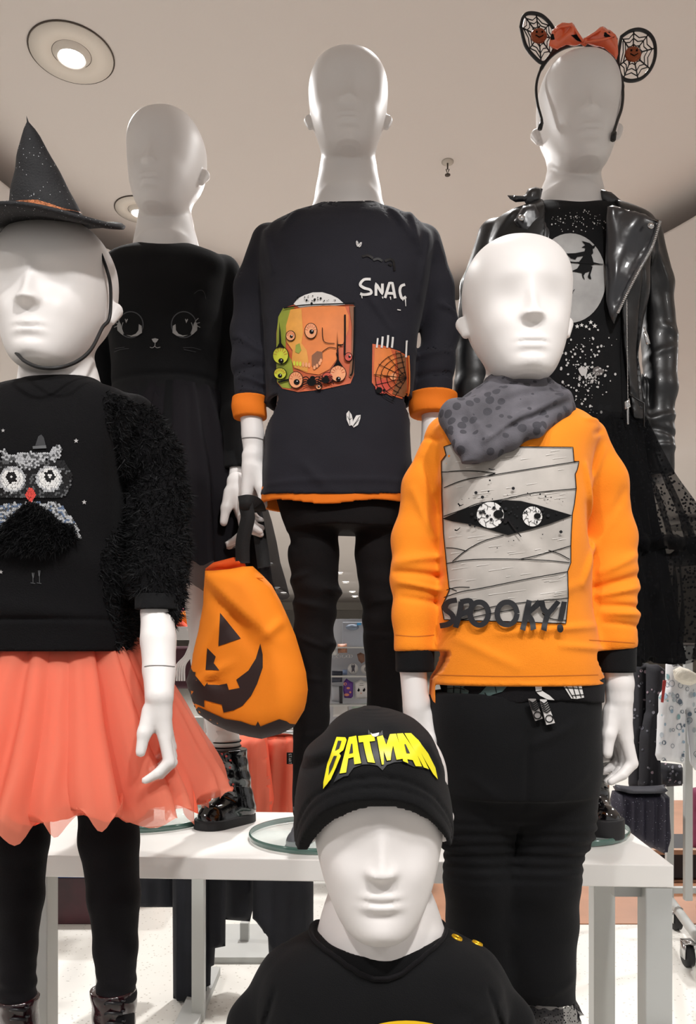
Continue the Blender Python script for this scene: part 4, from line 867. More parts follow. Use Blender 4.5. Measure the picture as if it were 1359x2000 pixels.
# coral skirt
sk = m.add('tulle_skirt', skirt(m, 115, [(1245, 150, .66), (1290, 172, .70), (1400, 225, .74), (1500, 268, .76), (1556, 284, .77)], 360, (.04, .035, .025, .014, .025, .02), 4, .004), CORALH, 'coral tulle skirt')
m.add('tulle_layer', skirt(m, 115, [(1245, 154, .67), (1290, 180, .72), (1400, 236, .77), (1500, 288, .80), (1552, 300, .80)], 360, (.055, .05, .03, .014, .04, .03), 8, .010), TUL_O, 'sheer outer coral tulle', parent=sk)
m.add('tulle_layer', skirt(m, 115, [(1245, 156, .68), (1290, 184, .74), (1400, 242, .80), (1500, 292, .84), (1546, 304, .85)], 360, (.05, .055, .03, .016, .05, .03), 21, .012), TUL_O, 'sheer outer coral tulle', parent=sk)
s = SDF(m.Pb(-30, 2000, -.1), m.Pb(300, 1300, .1), .003)
for L_ in (((48, 1400, 64), (40, 1560, 56), (38, 1640, 54), (36, 1750, 46), (32, 1850, 38), (32, 1940, 34), (32, 2040, 34)), ((200, 1400, 64), (211, 1560, 58), (213, 1640, 56), (222, 1750, 49), (226, 1850, 41), (227, 1940, 35), (227, 2040, 35))):
    s.chain([m.P(x, y, .0) for x, y, r in L_], [r*m.Y/FPX for x, y, r in L_], .008)
s.disp(lambda X, Y, Z: (.0008*noise2(X, Z, 60)+.0015*np.sin(Z*300+X*90)*np.exp(-((Z-m.z(1930))/.02)**2)).astype(np.float32))
m.add('leggings', s.mesh(), BLK2, 'opaque black leggings')
boot(m, 'boot', (45, 2122), (40, 2118), (34, 1945), 12, -.05, BURG, 'patent boot with burgundy shimmer', w=42)
boot(m, 'boot', (222, 2122), (224, 2118), (222, 1930), 12, -.05, BURG, 'patent boot with burgundy shimmer', w=46)
# mini witch hat
GLIT = mat('glitter_felt', '#141418', .7, bump=.5, bscale=500, speck=('#cfcfd4', 210, .11)); GBAND = mat('copper_glitter', '#b5714a', .35, metal=.6, bump=1, bscale=500, var=.6, vscale=300)
hat = thing('witch_hat', 'small black glitter witch hat with copper band on the owl mannequin head', 'hat', loc=tuple(px(88, 424, .95)))
hat.rotation_euler = (math.radians(23), math.radians(-1.5), 0)
P_ = []
for i in range(15): t = i/14; P_.append((.0420*(1-t)**.90+.0032*min(1, (1-t)*6+.35), .099*t))
v, f = lathe([(0.0425, -.002)]+P_+[(0, .1055)], 48); v = [(x-.003*(max(z,0)/.105)**1.4+.0006*math.sin(z*160), y+.0006*math.sin(z*190+x*60), z) for x, y, z in v]; obj('cone', mesh(v, f), hat, GLIT)
v, f = lathe([(.0435, .001), (.0440, .004), (.0400, .0135), (.0392, .0135), (.040, .001)], 48); obj('hat_band', mesh(v, f), hat, GBAND)
prof = [(.0005, -.001), (.03, -.001), (.044, .0), (.06, -.0005), (.08, .001), (.091, .003), (.0955, .0005), (.093, -.003), (.08, -.0055), (.06, -.006), (.044, -.004), (.03, -.005), (.0005, -.005)]
v, f = lathe(prof, 64); v = [(x, y, z-.013*max(0, x/.093)**2-.012*max(0, -x/.093)**2+.004*math.sin(2.5*math.atan2(y, x))*(math.hypot(x, y)/.093)**2) for x, y, z in v]; obj('brim', mesh(v, f), hat, GLIT)
cord = [px(*a) for a in ((170, 452, .985), (192, 485, .98), (208, 525, .975), (216, 563, .985), (214, 620, .99), (200, 640, .975), (178, 682, .945), (150, 706, .925), (115, 718, .905), (80, 718, .900), (55, 709, .905), (38, 696, .915), (10, 660, .95), (-12, 600, 1.0))]
o = obj('chin_cord', mesh(*tube(smooth_path(cord, 6), .0022, 8)), None, mat('black_elastic', '#0c0b0d', .5)); o.parent = hat; bpy.context.view_layer.update(); o.matrix_parent_inverse = hat.matrix_world.inverted()
# ================================================================ F: toddler mannequin in front
m = Fm = Man('white toddler mannequin in black long-sleeved tee with yellow emblem, nearest the viewer', .80, (.04, .80, .0))
tor = [(1800, 675, 815, .038, .01), (1814, 645, 845, .048, .008), (1829, 605, 885, .056, .005), (1862, 540, 948, .062, 0), (1920, 505, 985, .072, 0), (2000, 500, 990, .078, 0), (2150, 515, 975, .082, 0), (2330, 515, 975, .082, 0)]
SL = [(565, 1905, .005, 48), (505, 2000, .01, 56), (478, 2120, .0, 50), (465, 2260, -.01, 44), (462, 2330, -.015, 42)]
SR = [(925, 1905, .005, 48), (985, 2000, .01, 56), (1012, 2120, .0, 50), (1025, 2260, -.01, 44), (1028, 2330, -.015, 42)]
body(m, dict(c=(m.X(738), m.Y), zc=m.z(1800), h=.214, w=.145, nose=.9, sock=.35, lips=.75, mt=.228, nt=.36), [(742, 1770, .028, 104), (742, 1815, .02, 106), (745, 1850, .01, 118), (745, 1900, .0, 170)],
     [(y, a+14, b-14, d*.85, dy) for y, a, b, d, dy in tor[3:]],
     [[(x, y, dy, r*.6) for x, y, dy, r in SL]+[(462, 2420, -.015, 26)], [(x, y, dy, r*.6) for x, y, dy, r in SR]+[(1028, 2420, -.015, 26)]],
     [[(660, 2350, 0, 80), (655, 2700, 0, 60), (655, 3020, 0, 40), (655, 3100, -.02, 34)], [(830, 2350, 0, 80), (835, 2700, 0, 60), (835, 3020, 0, 40), (835, 3100, -.02, 34)]],
     [dict(wx=462, wy=2420, k=1.05, mir=-1, dy0=-.015), dict(wx=1028, wy=2420, k=1.05, dy0=-.015)],
     (-.16, .66, .0), (.24, .92, .98), [(.66, .98)], h=.0024, hz=.008)
s = garment(m, tor, [SL, SR], (-.16, .68, .43), (.24, .92, .75), h=.0026, neck=(738, 1790, .010, 122, .070, 70), hem=2320, wr=.0012, ws=34,
            cuffs=[(463, 2330, 0, 1, 70), (1027, 2330, 0, 1, 70)], creases=[(880, 1900, 980, 1960, 14, .002), (840, 1960, 960, 1920, 12, .002), (560, 1930, 620, 1980, 14, .002), (600, 1985, 560, 2030, 12, .002), (940, 1900, 975, 2000, 5, -.003), (545, 1900, 515, 2000, 5, -.003)])
t_ = m.add('tee', s.mesh(), BLK, 'black long-sleeved tee'); FB = bvh_of(t_.data)
d = Decal(FB, .0008); YP = mat('print_yellow', '#f2c318', .45, var=.04); d.fill(ellipse(793, 2048, 112, 55, 40), YP, 0, 9); d.fill(ellipse(793, 2052, 104, 48, 40), KPR, 1, 9); d.obj('print', t_, 'yellow oval emblem, only its top edge in view')
# rib collar: ribbon following the neckline
cc_, cr_ = m.P(738, 1790, .010), (122*m.Y/FPX, .070, 70*m.Y/FPX); P_ = []
for i in range(64):
    a = 2*math.pi*i/64; dirv = Vector((math.cos(a), math.sin(a), 0)); best = None
    for k in range(80):             # walk out from the neck just under the cloth edge
        p = Vector(cc_)+Vector((dirv.x*(cr_[0]*1.08), dirv.y*(cr_[1]*1.08), .08-k*.002))
        h = FB.find_nearest(p)
        if h[3] < .0035: best = h[0]+h[1]*.0005; break
    if best: P_.append(best)
if len(P_) > 20: m.add('rib_collar', mesh(*tube(P_, .0052, 8, closed=True, flat=.45)), BLK2, parent=t_)
for x, y in ((892, 1832), (932, 1843)):
    h = FB.ray_cast(CAMP, (Vector(px(x, y, 1))-CAMP).normalized())
    if h[0] is not None:
        R_ = Vector((0, 0, 1)).rotation_difference(h[1]).to_matrix(); v, f = lathe([(.0036, 0), (.0038, .0016), (.0056, .0018), (.0062, .0)], 24)
        o = m.add('snap_ring', mesh([h[0]+R_ @ Vector(a) for a in v], f), mat('snap_gold', '#d9a818', .3, metal=.5), 'yellow metal snap on the shoulder', parent=t_)
s = SDF(m.Pb(560, 3080, -.1), m.Pb(930, 2280, .1), .005)
s.loft(m.rows([(2290, 545, 945, .072, 0), (2400, 550, 940, .075, 0), (2450, 560, 930, .07, 0)]), .02)
for x in (655, 835): s.chain([m.P(x, y, .0) for y in (2430, 2700, 3010)], [k*m.Y/FPX for k in (95, 78, 62)], .012)
m.add('trousers', s.mesh(), DENIM, 'black trousers')
for x in (655, 835): boot(m, 'shoe', (x, 3144), (x, 3140), (x, 3000), 14, -.06, mat('shoe_black', '#141316', .5), 'black shoe', w=62)
# beanie
bn = thing('beanie', 'black slouchy beanie with yellow lettering on the toddler mannequin', 'hat', loc=tuple(px(729, 1560, .80)))
k = .8/FPX; s = SDF(px(560, 1715, .66), px(900, 1370, .93), .0024)
zz = lambda y: HC+(HY-y)*k
s.loft([(zz(y), ((a+b)/2-CX)*k, .80+dy+(.010 if d > .09 else 0), (b-a)/2*k, d+(.011 if d > .09 else .004)) for y, a, b, d, dy in ((1386, 700, 745, .02, .02), (1392, 680, 775, .04, .02), (1408, 655, 812, .065, .015), (1440, 625, 842, .088, .01), (1480, 592, 862, .100, .005), (1530, 580, 874, .104, .0), (1590, 574, 884, .104, 0), (1640, 573, 886, .102, 0), (1690, 580, 880, .10, 0), (1740, 590, 872, .10, 0))], .01, 2.2)
pl = lambda X, Y, Z: (Z-(zz(1530)+(-(Y-.70))*.94))*.75
s.disp(lambda X, Y, Z: (.0014*noise2(X, Z, 48)-.0022*np.exp(-((pl(X, Y, Z)-.019)/.0022)**2)-.0012*np.exp(-((pl(X, Y, Z)-.010)/.0016)**2)).astype(np.float32))
s.creases(.8, [(700, 1400, 790, 1430, 12, -.006), (650, 1420, 760, 1402, 14, .004), (720, 1410, 830, 1440, 12, .004), (590, 1470, 660, 1440, 12, .005), (600, 1490, 650, 1470, 9, -.004), (830, 1440, 860, 1500, 9, .003), (640, 1560, 820, 1535, 20, .002)])
s.cone(np.array([(738-CX)*k, .80, .80]), np.array([(738-CX)*k, .80, zz(1520)]), .0755, .066, .004, (1, .72, 1), -1)
s.cut(lambda X, Y, Z: -pl(X, Y, Z)+0*X)
be = obj('knitted_cap', s.mesh(), bn, BLK); be.matrix_parent_inverse = Matrix.Translation(-Vector(bn.location)); BB = bvh_of(be.data)
q = lambda st: pts(st, 540, 1360, 3.576); d = Decal(BB, .0012)
YL = mat('print_yellow_bright', '#efe21c', .4); DG = mat('print_bat_grey', '#2b2b2e', .5)
d.fill(q('640,232 655,262 690,268 720,262 738,240 745,290 1000,450 1022,505 960,495 880,458 820,462 770,480 740,518 705,485 650,475 600,478 540,500 500,555 470,560 400,600 560,300 640,285'), DG, 0, 6)
for o_, hs in (('425,290 485,292 494,310 470,380 442,402 454,420 422,500 385,580 330,645 334,600 360,480 395,370', ['434,318 458,320 442,368 414,384', '408,418 428,420 402,498 370,556 376,498']),
               ('510,290 560,280 575,380 593,470 546,478 541,428 505,438 490,535 444,542 470,440 492,350', ['526,338 534,338 538,400 512,406']),
               ('572,283 680,272 688,318 650,322 668,400 688,468 638,462 622,400 607,325 578,328', []),
               ('700,290 740,280 765,345 790,272 832,268 858,350 880,438 835,446 812,350 800,400 795,448 770,452 748,385 748,478 735,480 720,400', []),
               ('838,268 880,265 930,340 975,410 1008,492 965,490 945,448 908,442 915,470 880,455 860,360', ['888,342 897,342 925,402 902,400']),
               ('890,265 935,265 985,312 1050,400 1100,500 1117,582 1085,545 1040,468 1000,395 1056,512 1020,498 980,420 930,335', [])):
    P = q(o_); c = np.mean(P, 0); d.fill([tuple(c+(np.array(p)-c)*1.0+np.sign(np.array(p)-c)*1.3) for p in P], KPR, 1, 6); d.fill(P, YL, 2, 6)
    for h_ in hs: d.fill(q(h_), DG, 3, 4)
d.fill(q('655,262 668,272 690,268 715,262 710,282 690,292 668,286'), WPR, 3, 4)
pr = d.obj('lettering', be, 'yellow arched comic lettering over a dark bat shape')
# ================================================================ B: black cat dress (left, on the table)
m = B = Man('tall white mannequin in black dress with cat face, at the back left', 1.52, (-.38, 1.54, ZT+.012))
tor = [(482, 262, 382, .038, .01), (496, 225, 412, .050, .006), (512, 205, 440, .060, .002), (540, 200, 448, .070, 0), (600, 206, 440, .082, 0), (690, 218, 430, .082, 0), (750, 222, 427, .080, 0), (800, 215, 436, .084, 0), (860, 200, 452, .09, 0)]
SR = [(438, 530, .01, 30), (455, 620, .02, 32), (463, 720, .02, 31), (463, 820, -.04, 28), (463, 930, -.10, 23)]
SL = [(212, 530, .01, 30), (196, 620, .02, 32), (190, 720, .02, 31), (190, 820, .0, 28), (190, 930, -.01, 24)]
body(m, dict(c=(m.X(324), m.Y), zc=m.z(428)-.020, h=.232, w=.146, sock=.25, nose=.7, lips=.6, yaw=-.10), [(322, 400, .03, 50), (324, 450, .02, 50), (324, 490, .01, 60), (324, 530, .0, 100)],
     [(y, a+10, b-10, d*.85, dy) for y, a, b, d, dy in tor[2:]],
     [[(x, y, dy, r*.6) for x, y, dy, r in SR]+[(463, 945, -.115, 17)], [(x, y, dy, r*.6) for x, y, dy, r in SL]+[(190, 945, -.012, 18)]],
     [[(290, 880, 0, 46), (285, 1100, 0, 36), (275, 1300, 0, 27), (262, 1440, 0, 22), (255, 1600, 0, 17)], [(378, 880, 0, 46), (385, 1100, 0, 35), (408, 1290, 0, 32), (432, 1440, 0, 24), (442, 1600, 0, 17)]],
     [dict(wx=462, wy=952, k=.76, dy0=-.12, ky=1.02), dict(wx=190, wy=950, k=.72, mir=-1, dy0=-.012)],
     (-.56, 1.38, .655), (-.17, 1.68, 2.16), [(1.22, 1.37), (1.78, 2.17)])
s = garment(m, tor, [SR, SL], (-.57, 1.40, 1.30), (-.17, 1.66, 1.86), h=.003, neck=(322, 462, .004, 64, .060, 38), wr=.0012, cuffs=[(463, 936, 0, 1, 50), (190, 936, 0, 1, 50)], hem=hem_in(m, 850, 219, 434),
            creases=[(230, 760, 420, 755, 6, -.004), (240, 640, 300, 700, 12, .003), (400, 620, 380, 700, 12, .003)])
dr = m.add('dress', s.mesh(), BLK, 'black velvet dress with long sleeves'); DB = bvh_of(dr.data)
q = lambda st: pts(st, 0, 400, 2.954); d = Decal(DB); CG = mat('print_soft_grey', '#8a8886', .5); CD = mat('print_dim_grey', '#38383b', .5)
for cx_, sg in ((755, 1), (1060, -1)):
    for x, r, c, l in ((0, 74, CD, 0), (0, 68, KPR, 1)): d.fill(ellipse(*q('%d,%d' % (cx_, 692))[0], r/2.954, r*1.05/2.954, 30), c, l)
    a = lambda st: [( (cx_+sg*(x-755))/2.954, 400+y/2.954) for x, y in pts(st)]
    d.fill(a('802,690 818,700 820,740 795,757 760,762 730,752 760,755 785,745 800,725'), CG, 2, 4); d.fill(a('700,690 690,672 678,695 680,725 700,745 715,755 706,720'), CG, 2, 4)
    d.line(a('712,680 705,710 716,745'), 1.2, CG, 2, 3)
    for st in ('690,672 672,655', '683,685 664,680', '680,700 662,708'): d.line(a(st), 1.4, CG, 2, 3)
    d.fill(q('%d,662 %d,660 %d,668 %d,660 %d,664 %d,685' % tuple(v-(0 if sg > 0 else 0)+(0 if cx_ == 755 else 345) for v in (722, 726, 730, 736, 740, 730))), CG, 3, 3)
d.fill(q('875,775 895,770 915,776 905,792 895,798 884,792'), CG, 1, 4)
for st in ('895,798 893,815 880,826 865,822', '893,815 905,826 925,822', '1120,515 1140,498 1165,495 1180,515 1186,545', '660,850 700,835 745,830', '665,830 720,822', '1055,825 1110,825 1160,838', '1060,835 1130,850'): d.line(q(st), 1.1 if '8' == st[0] else .8, CG if st[0] == '8' else CD, 1, 4)
d.obj('print', dr, 'cat face with big eyes, small nose and whiskers')
m.add('dress_skirt', skirt(m, 335, [(770, 98, .8), (850, 122, .85), (980, 155, .9), (1115, 176, .9)], 240, (.02, .025, .015, .01, .02, .02), 11, .004), mat('black_chiffon', '#0b0b0d', .85, spec=.15), 'flared black dress skirt', parent=dr)
m.add('tulle_layer', skirt(m, 335, [(770, 101, .8), (850, 128, .85), (980, 164, .9), (1160, 196, .9)], 240, (.03, .03, .02, .01, .03, .02), 13, .006), net('black_chiffon_sheer', '#2a272b', .7), 'sheer black hem layer', parent=dr)
SOCK = mat('ribbed_sock', '#d9d4d0', .8)
v, f = tube([m.P(436, 1424, 0), m.P(437, 1434, 0), m.P(438, 1440, 0), m.P(440, 1462, 0)], [.0285, .0285, .030, .030], 28); so = m.add('sock', mesh(v, f), SOCK, 'white ribbed sock with dark stripes')
for y in (1447, 1457): m.add('sock_stripe', mesh(*tube([m.P(440, y, 0)+np.array([.0305*math.cos(a), .0305*math.sin(a), .001*math.sin(a)]) for a in np.arange(0, 6.28, .22)], .0014, 6, closed=True)), KPR, parent=so)
glass_disc(B, -.40, 1.55)
bo = boot(m, 'boot', (415, 1618), (462, 1614), (441, 1462), 30, -.045, PATENT, 'black patent lace-up boot with eyelets', w=42, sole=RUB)
boot(m, 'boot', (240, 1610), (262, 1608), (262, 1462), 30, -.045, PATENT, 'black patent lace-up boot with eyelets', w=42)
dd = Decal(bvh_of(bo.data)); 
for k_, ch in enumerate(('8,0 8,6', '0,0 0,6 5,6', '8,6')): pass
LTR = {'L': ['0,0 0,6 4,6'], 'O': ['2,0 0,2 0,4 2,6 4,4 4,2 2,0'], 'V': ['0,0 2,6 4,0'], 'E': ['4,0 0,0 0,6 4,6', '0,3 3,3'], 'S': ['4,1 2,0 0,1 1,3 4,4 3,6 0,5'], 'T': ['0,0 4,0', '2,0 2,6'], 'A': ['0,6 2,0 4,6', '1,4 3,4'], 'R': ['0,6 0,0 4,1 3,3 0,3', '2,3 4,6']}
for i, ch in enumerate('LOVE'):
    for st in LTR[ch]: dd.line([(429+y*.0+x*.9, 1478+i*8+y*.95) for x, y in pts(st)], .8, CG, 0, 2, curve=False)
for x, y in ((433, 1473), (442, 1477), (449, 1499), (446, 1524), (436, 1529), (455, 1532), (450, 1485)): dd.fill(ellipse(x, y, 2.3), mat('heart_coral', '#c04a45', .4), 0, 3)
dd.obj('tongue_print', bo)
# ================================================================ D: leather jacket and moon tee (right, on the table)
m = D = Man('tall white mannequin in black leather jacket, moon tee and dotted tulle skirt', 1.42, (.40, 1.44, ZT+.012))
tor = [(392, 1048, 1180, .040, .01), (408, 1020, 1210, .052, .008), (425, 985, 1250, .062, .003), (450, 955, 1278, .072, 0), (500, 948, 1272, .082, 0), (600, 958, 1256, .088, 0), (700, 968, 1240, .085, 0), (790, 960, 1250, .085, 0), (840, 950, 1256, .088, 0)]
SR = [(1262, 462, .01, 32), (1280, 560, .02, 36), (1286, 660, .02, 36), (1286, 760, .0, 35), (1285, 850, -.01, 31), (1287, 930, -.015, 27)]
SL = [(962, 462, .01, 32), (938, 560, .02, 36), (926, 660, .02, 36), (922, 760, .0, 35), (922, 850, -.01, 31), (922, 930, -.015, 27)]
body(m, dict(c=(m.X(1130), m.Y), zc=m.z(352)-.018, h=.243, w=.148, sock=.3, nose=.7, lips=.5, yaw=-.10), [(1118, 320, .03, 48), (1118, 360, .02, 48), (1116, 400, .01, 62), (1116, 440, .0, 100)],
     [(y, a+16, b-16, d*.75, dy) for y, a, b, d, dy in tor[3:]],
     [[(x, y, dy, r*.6) for x, y, dy, r in SR], [(x, y, dy, r*.6) for x, y, dy, r in SL]],
     [[(1075, 880, 0, 46), (1078, 1100, 0, 38), (1080, 1300, 0, 30), (1082, 1580, 0, 20)], [(1160, 880, 0, 46), (1162, 1100, 0, 38), (1158, 1300, 0, 31), (1152, 1450, 0, 24), (1150, 1600, 0, 18)]],
     [], (.21, 1.28, .655), (.62, 1.58, 2.16), [(1.78, 2.17)])
s = SDF(m.Pb(955, 860, -.12), m.Pb(1260, 385, .12), .003); s.loft([(z, cx_, cy_, w-.010, d_-.010) for z, cx_, cy_, w, d_ in m.rows(tor)], .01, 2.3)
s.disp(lambda X, Y, Z: (.001*noise2(X, Z, 40)).astype(np.float32)); s.ell(m.P(1116, 372, .004), (74*m.Y/FPX, .062, .036), .003, -1)
te = m.add('tee', s.mesh(), BLK, 'black tee with moon print'); EB = bvh_of(te.data)
q = lambda st: pts(st, 880, 340, 2.837); d = Decal(EB)
MOON = mat('print_moon', '#9c9a98', .6, var=.16, vscale=30); d.fill(ellipse(*q('662,577')[0], 198/2.837, 248/2.837, 44), MOON, 0, 8)
d.fill(q('725,372 770,385 785,400 803,393 795,412 785,415 788,440 778,450 785,470 790,490 840,502 800,500 775,510 785,515 780,535 772,560 778,585 765,580 758,570 768,540 745,548 735,565 742,588 730,575 725,550 700,545 668,540 700,525 715,500 705,497 650,492 640,480 680,490 710,488 735,455 700,460 690,475 665,468 640,442 690,440 740,430 745,412 725,408 745,395'), KPR, 2, 4)
for st, w_ in (('644,486 700,493 842,502', 1.6), ('668,640 676,650 686,640', 1), ('676,650 675,664', 1)): d.line(q(st), w_, KPR, 3)
for x, y, r in ((700, 845, 12), (725, 838, 11), (750, 846, 10), (775, 822, 12), (797, 842, 13), (768, 860, 7), (815, 865, 6)):
    c = q('%d,%d' % (x, y))[0]; d.fill(star(c[0], c[1], r/2.837+.6), WPR, 1, 3)
SPL = mat('print_splatter', '#b9b6b4', .5)
d.fill(q('705,1080 725,1065 740,1078 752,1062 757,1090 750,1115 725,1120 712,1100'), SPL, 1, 4); d.fill(q('790,1075 815,1065 850,1090 835,1115 800,1120 785,1095'), mat('print_taupe', '#57504e', .6), 1, 4)
for k in range(330):
    if k < 90: x, y = random.gauss(720, 120), random.gauss(262, 34)
    elif k < 240: x, y = random.gauss(730, 80), random.uniform(900, 1380)
    else: x, y = random.gauss(770, 38), random.gauss(1130, 32)
    r = random.choice((.6, .7, .9, 1.1, 1.6)) if k < 90 else random.choice((.7, .9, 1.3, 1.8, 2.4))
    if x > 560: c = q('%d,%d' % (x, y))[0]; d.fill(ellipse(c[0], c[1], r, r*random.uniform(.7, 1.4), 7), SPL, 1, 3)
d.obj('print', te, 'grey moon with flying witch silhouette, stars and splatters')
s = garment(m, tor, [SR, SL], (.20, 1.30, 1.27), (.63, 1.56, 1.88), h=.003, wr=.0026, ws=28, cuffs=[(1287, 932, 0, 1, 50), (922, 932, 0, 1, 50)], neck=(1116, 380, .0, 80, .070, 42), hem=hem_in(m, 838, 956, 1252), slk=.010,
            creases=[(1255, 830, 1315, 815, 8, .006), (1258, 845, 1310, 860, 6, -.005), (1262, 880, 1310, 880, 6, .005), (1270, 480, 1300, 560, 9, .005), (1258, 520, 1262, 800, 5, -.010), (1290, 640, 1318, 650, 8, .004), (1262, 700, 1318, 680, 8, .004), (905, 640, 940, 640, 8, .005), (1000, 430, 960, 480, 8, .003), (1230, 560, 1228, 820, 3, -.004), (1190, 770, 1255, 835, 3, -.003)])
xa, xb = m.X(1048), m.X(1187); zq = m.z(640); zt_ = m.z(835)
s.cut(lambda X, Y, Z: np.where((Y < m.Y-.005), np.minimum(X-xa+.06*np.clip((m.z(430)-Z)*1.2, 0, .3)-0, xb+.022*np.clip((zq-Z)/(zq-zt_), 0, 1)-X), -1)+0*Z)
jk = m.add('jacket', s.mesh(), LEATHER, 'black leather biker jacket worn open')
def slab(P, dy, T, name, mt, lab=None, fold=None, D_=9, parent=None, step=7):
    me = puff(P, m.Y+dy, T, D_, step, fold); return m.add(name, me, mt, lab, parent=parent)
q = lambda st: pts(st, 880, 340, 2.837)
SH = mat('lapel_leather', '#232327', .3, spec=.7, bump=.4, bscale=18, coat=.25, bdist=.006)
def Y_on(P, dy, T, name, lab, fold=None):      # a lapel lying forward over the jacket front, leaning with the chest
    return slab(P, dy, T, name, SH, lab, fold, parent=jk)
Y_on(q('870,180 900,172 985,200 1060,225 1155,262 1162,285 1120,390 1075,470 1040,530 985,640 930,760 905,830 880,780 862,700 862,600 858,480 862,330 862,250'), -.085, .010, 'lapel', 'wide glossy lapel turned back', lambda x, y: .005*np.sin(x*.07+y*.035)+.003*np.sin(y*.06))
Y_on(q('812,82 850,88 900,110 950,150 1000,195 960,205 900,180 870,185 850,165 830,130'), -.03, .009, 'collar', 'glossy stand-up collar')
Y_on(q('510,82 470,70 430,82 408,120 350,118 314,118 330,138 360,155 410,150 420,175 440,182 490,165 500,130'), -.03, .010, 'collar', 'crumpled collar corner')
Y_on(q('400,175 470,170 520,260 560,330 540,480 500,480 430,360 350,260'), -.062, .008, 'lapel', 'left lapel mostly hidden by the head in front')
for x, y, r, dy in ((392, 243, 18, -.075), (1108, 287, 17, -.108)):
    c = px(*q('%d,%d' % (x, y))[0], m.Y+dy); v, f = lathe([(0, .0035), (.6, .003), (1, .0012), (1.05, 0), (0, -.002)], 24); R_ = Matrix.Rotation(math.radians(80), 3, 'X')
    m.add('snap_stud', mesh([Vector(c)+R_ @ Vector((a*r/2.837*m.Y/FPX, b*r/2.837*m.Y/FPX, z)) for a, b, z in v], f), CHROME, 'round metal snap', parent=jk)
def zipper(P, dy, name, w=.0022):
    P = [px(*p, m.Y+dy) for p in P]; L = smooth_path(P, 14); vv = [tube(L, w*.7, 6)]
    for i in range(len(L)): p = L[i]; vv.append(box((p[0], p[1]-w*.6, p[2]), (w*2.1, w, w*.9)))
    return m.add(name, mesh(*join(vv)), CHROME, 'metal zip teeth', parent=jk)
zipper(q('1158,265 1120,390 1080,470 1045,530 985,645 925,770'), -.097, 'zipper')
zipper(q('1150,262 1100,245 1030,215'), -.094, 'zipper', .0016)
zipper(q('1072,850 1090,900 1100,940'), -.097, 'pocket_zip', .0012); zipper(q('975,700 978,1000 982,1270'), -.088, 'zipper', .0010)
for st in ('1068,875 1078,870 1102,925 1096,945 1084,942 1072,900', '975,1290 988,1290 988,1385 978,1388', '962,1262 990,1240 998,1290 965,1305'): slab(q(st), -.100, .002, 'zip_pull', CHROME, 'hanging zip pull', D_=3, parent=jk, step=3)
m.add('seam', mesh(*tube([px(*p, m.Y-.088) for p in q('985,1220 1070,1270 1070,1400')], .0014, 6)), LEATHER, parent=jk)
# dotted tulle skirt in tiers over an opaque lining
sk = m.add('skirt_lining', skirt(m, 1125, [(815, 118, .66), (930, 128, .72), (1090, 150, .8), (1290, 178, .84)], 240, (.03, .03, .02, .01, .02, .02), 31, .004), mat('black_lining', '#0d0d0f', .8, spec=.2), 'opaque black skirt lining')
m.add('tulle_tier', skirt(m, 1125, [(830, 130, .7), (930, 165, .8), (1010, 198, .86), (1092, 226, .9)], 300, (.035, .03, .02, .012, .03, .02), 32, .003), TUL_D, 'sheer black tulle with tiny dots, upper tier', parent=sk)
m.add('tulle_tier', skirt(m, 1125, [(1075, 226, .9), (1120, 232, .9), (1200, 236, .9), (1288, 226, .9)], 300, (.035, .03, .02, .012, .03, .02), 33, .005), TUL_D, 'sheer black tulle with tiny dots, lower tier', parent=sk)
m.add('ruffle', skirt(m, 1125, [(1072, 232, .9), (1086, 240, .9), (1102, 228, .9)], 300, (.035, .03, .02, .012, .03, .02), 32, .002), net('ruffle_net', '#0c0c0e', .8), 'gathered ruffle between the tiers', parent=sk)
glass_disc(D, .395, 1.45)
boot(m, 'boot', (1180, 1623), (1150, 1622), (1150, 1470), 38, -.045, PATENT, 'black patent lace-up boot', w=44)
boot(m, 'boot', (1050, 1623), (1082, 1622), (1082, 1470), 38, -.045, PATENT, 'black patent lace-up boot', w=44)
# headband with web ears
hb = thing('headband', 'black headband with spider-web ears and glossy orange bow', 'headband', loc=tuple(px(1130, 95, 1.40)))
K = 1.40/FPX; hbp = lambda P, dy=0: [np.array(px(x, y, 1.40))+np.array([0, dy, 0]) for x, y in P]
def hadd(name, me, mt, lab=None, parent=None, smooth=True):
    o = obj(name, me, parent or hb, mt, smooth, lab)
    if parent is None: o.matrix_parent_inverse = Matrix.Translation(-Vector(hb.location))
    return o
BP = mat('black_plastic', '#101012', .35)
band = [(1055, 250), (1058, 236), (1050, 205), (1047, 170), (1055, 138), (1073, 112), (1098, 94), (1130, 86), (1165, 92), (1193, 112), (1208, 140), (1216, 175), (1214, 210), (1204, 240), (1198, 262), (1197, 272)]
bandY = [1.372, 1.375, 1.385, 1.395, 1.40, 1.40, 1.40, 1.40, 1.40, 1.40, 1.39, 1.375, 1.36, 1.345, 1.335, 1.33]
hadd('band', mesh(*tube(smooth_path([px(x, y, Y_) for (x, y), Y_ in zip(band, bandY)], 6), [.0038 if 24 < i < 66 else .0026 for i in range(len(smooth_path(band, 6)))], 8)), BP)
hadd('band_tip', mesh(*join([tube([px(1199, 260, 1.333), px(1197, 273, 1.33)], .0048, 8), tube([px(1057, 240, 1.374), px(1054, 252, 1.372)], .0042, 8)])), BP)
EARO = [[(1017, 53), (1022, 33), (1034, 26), (1056, 30), (1074, 46), (1084, 66), (1083, 90), (1074, 109), (1060, 123), (1042, 110), (1026, 88)],
        [(1213, 72), (1230, 61), (1249, 58), (1267, 66), (1278, 84), (1279, 110), (1270, 135), (1254, 152), (1234, 158), (1217, 154), (1209, 140), (1207, 110)]]
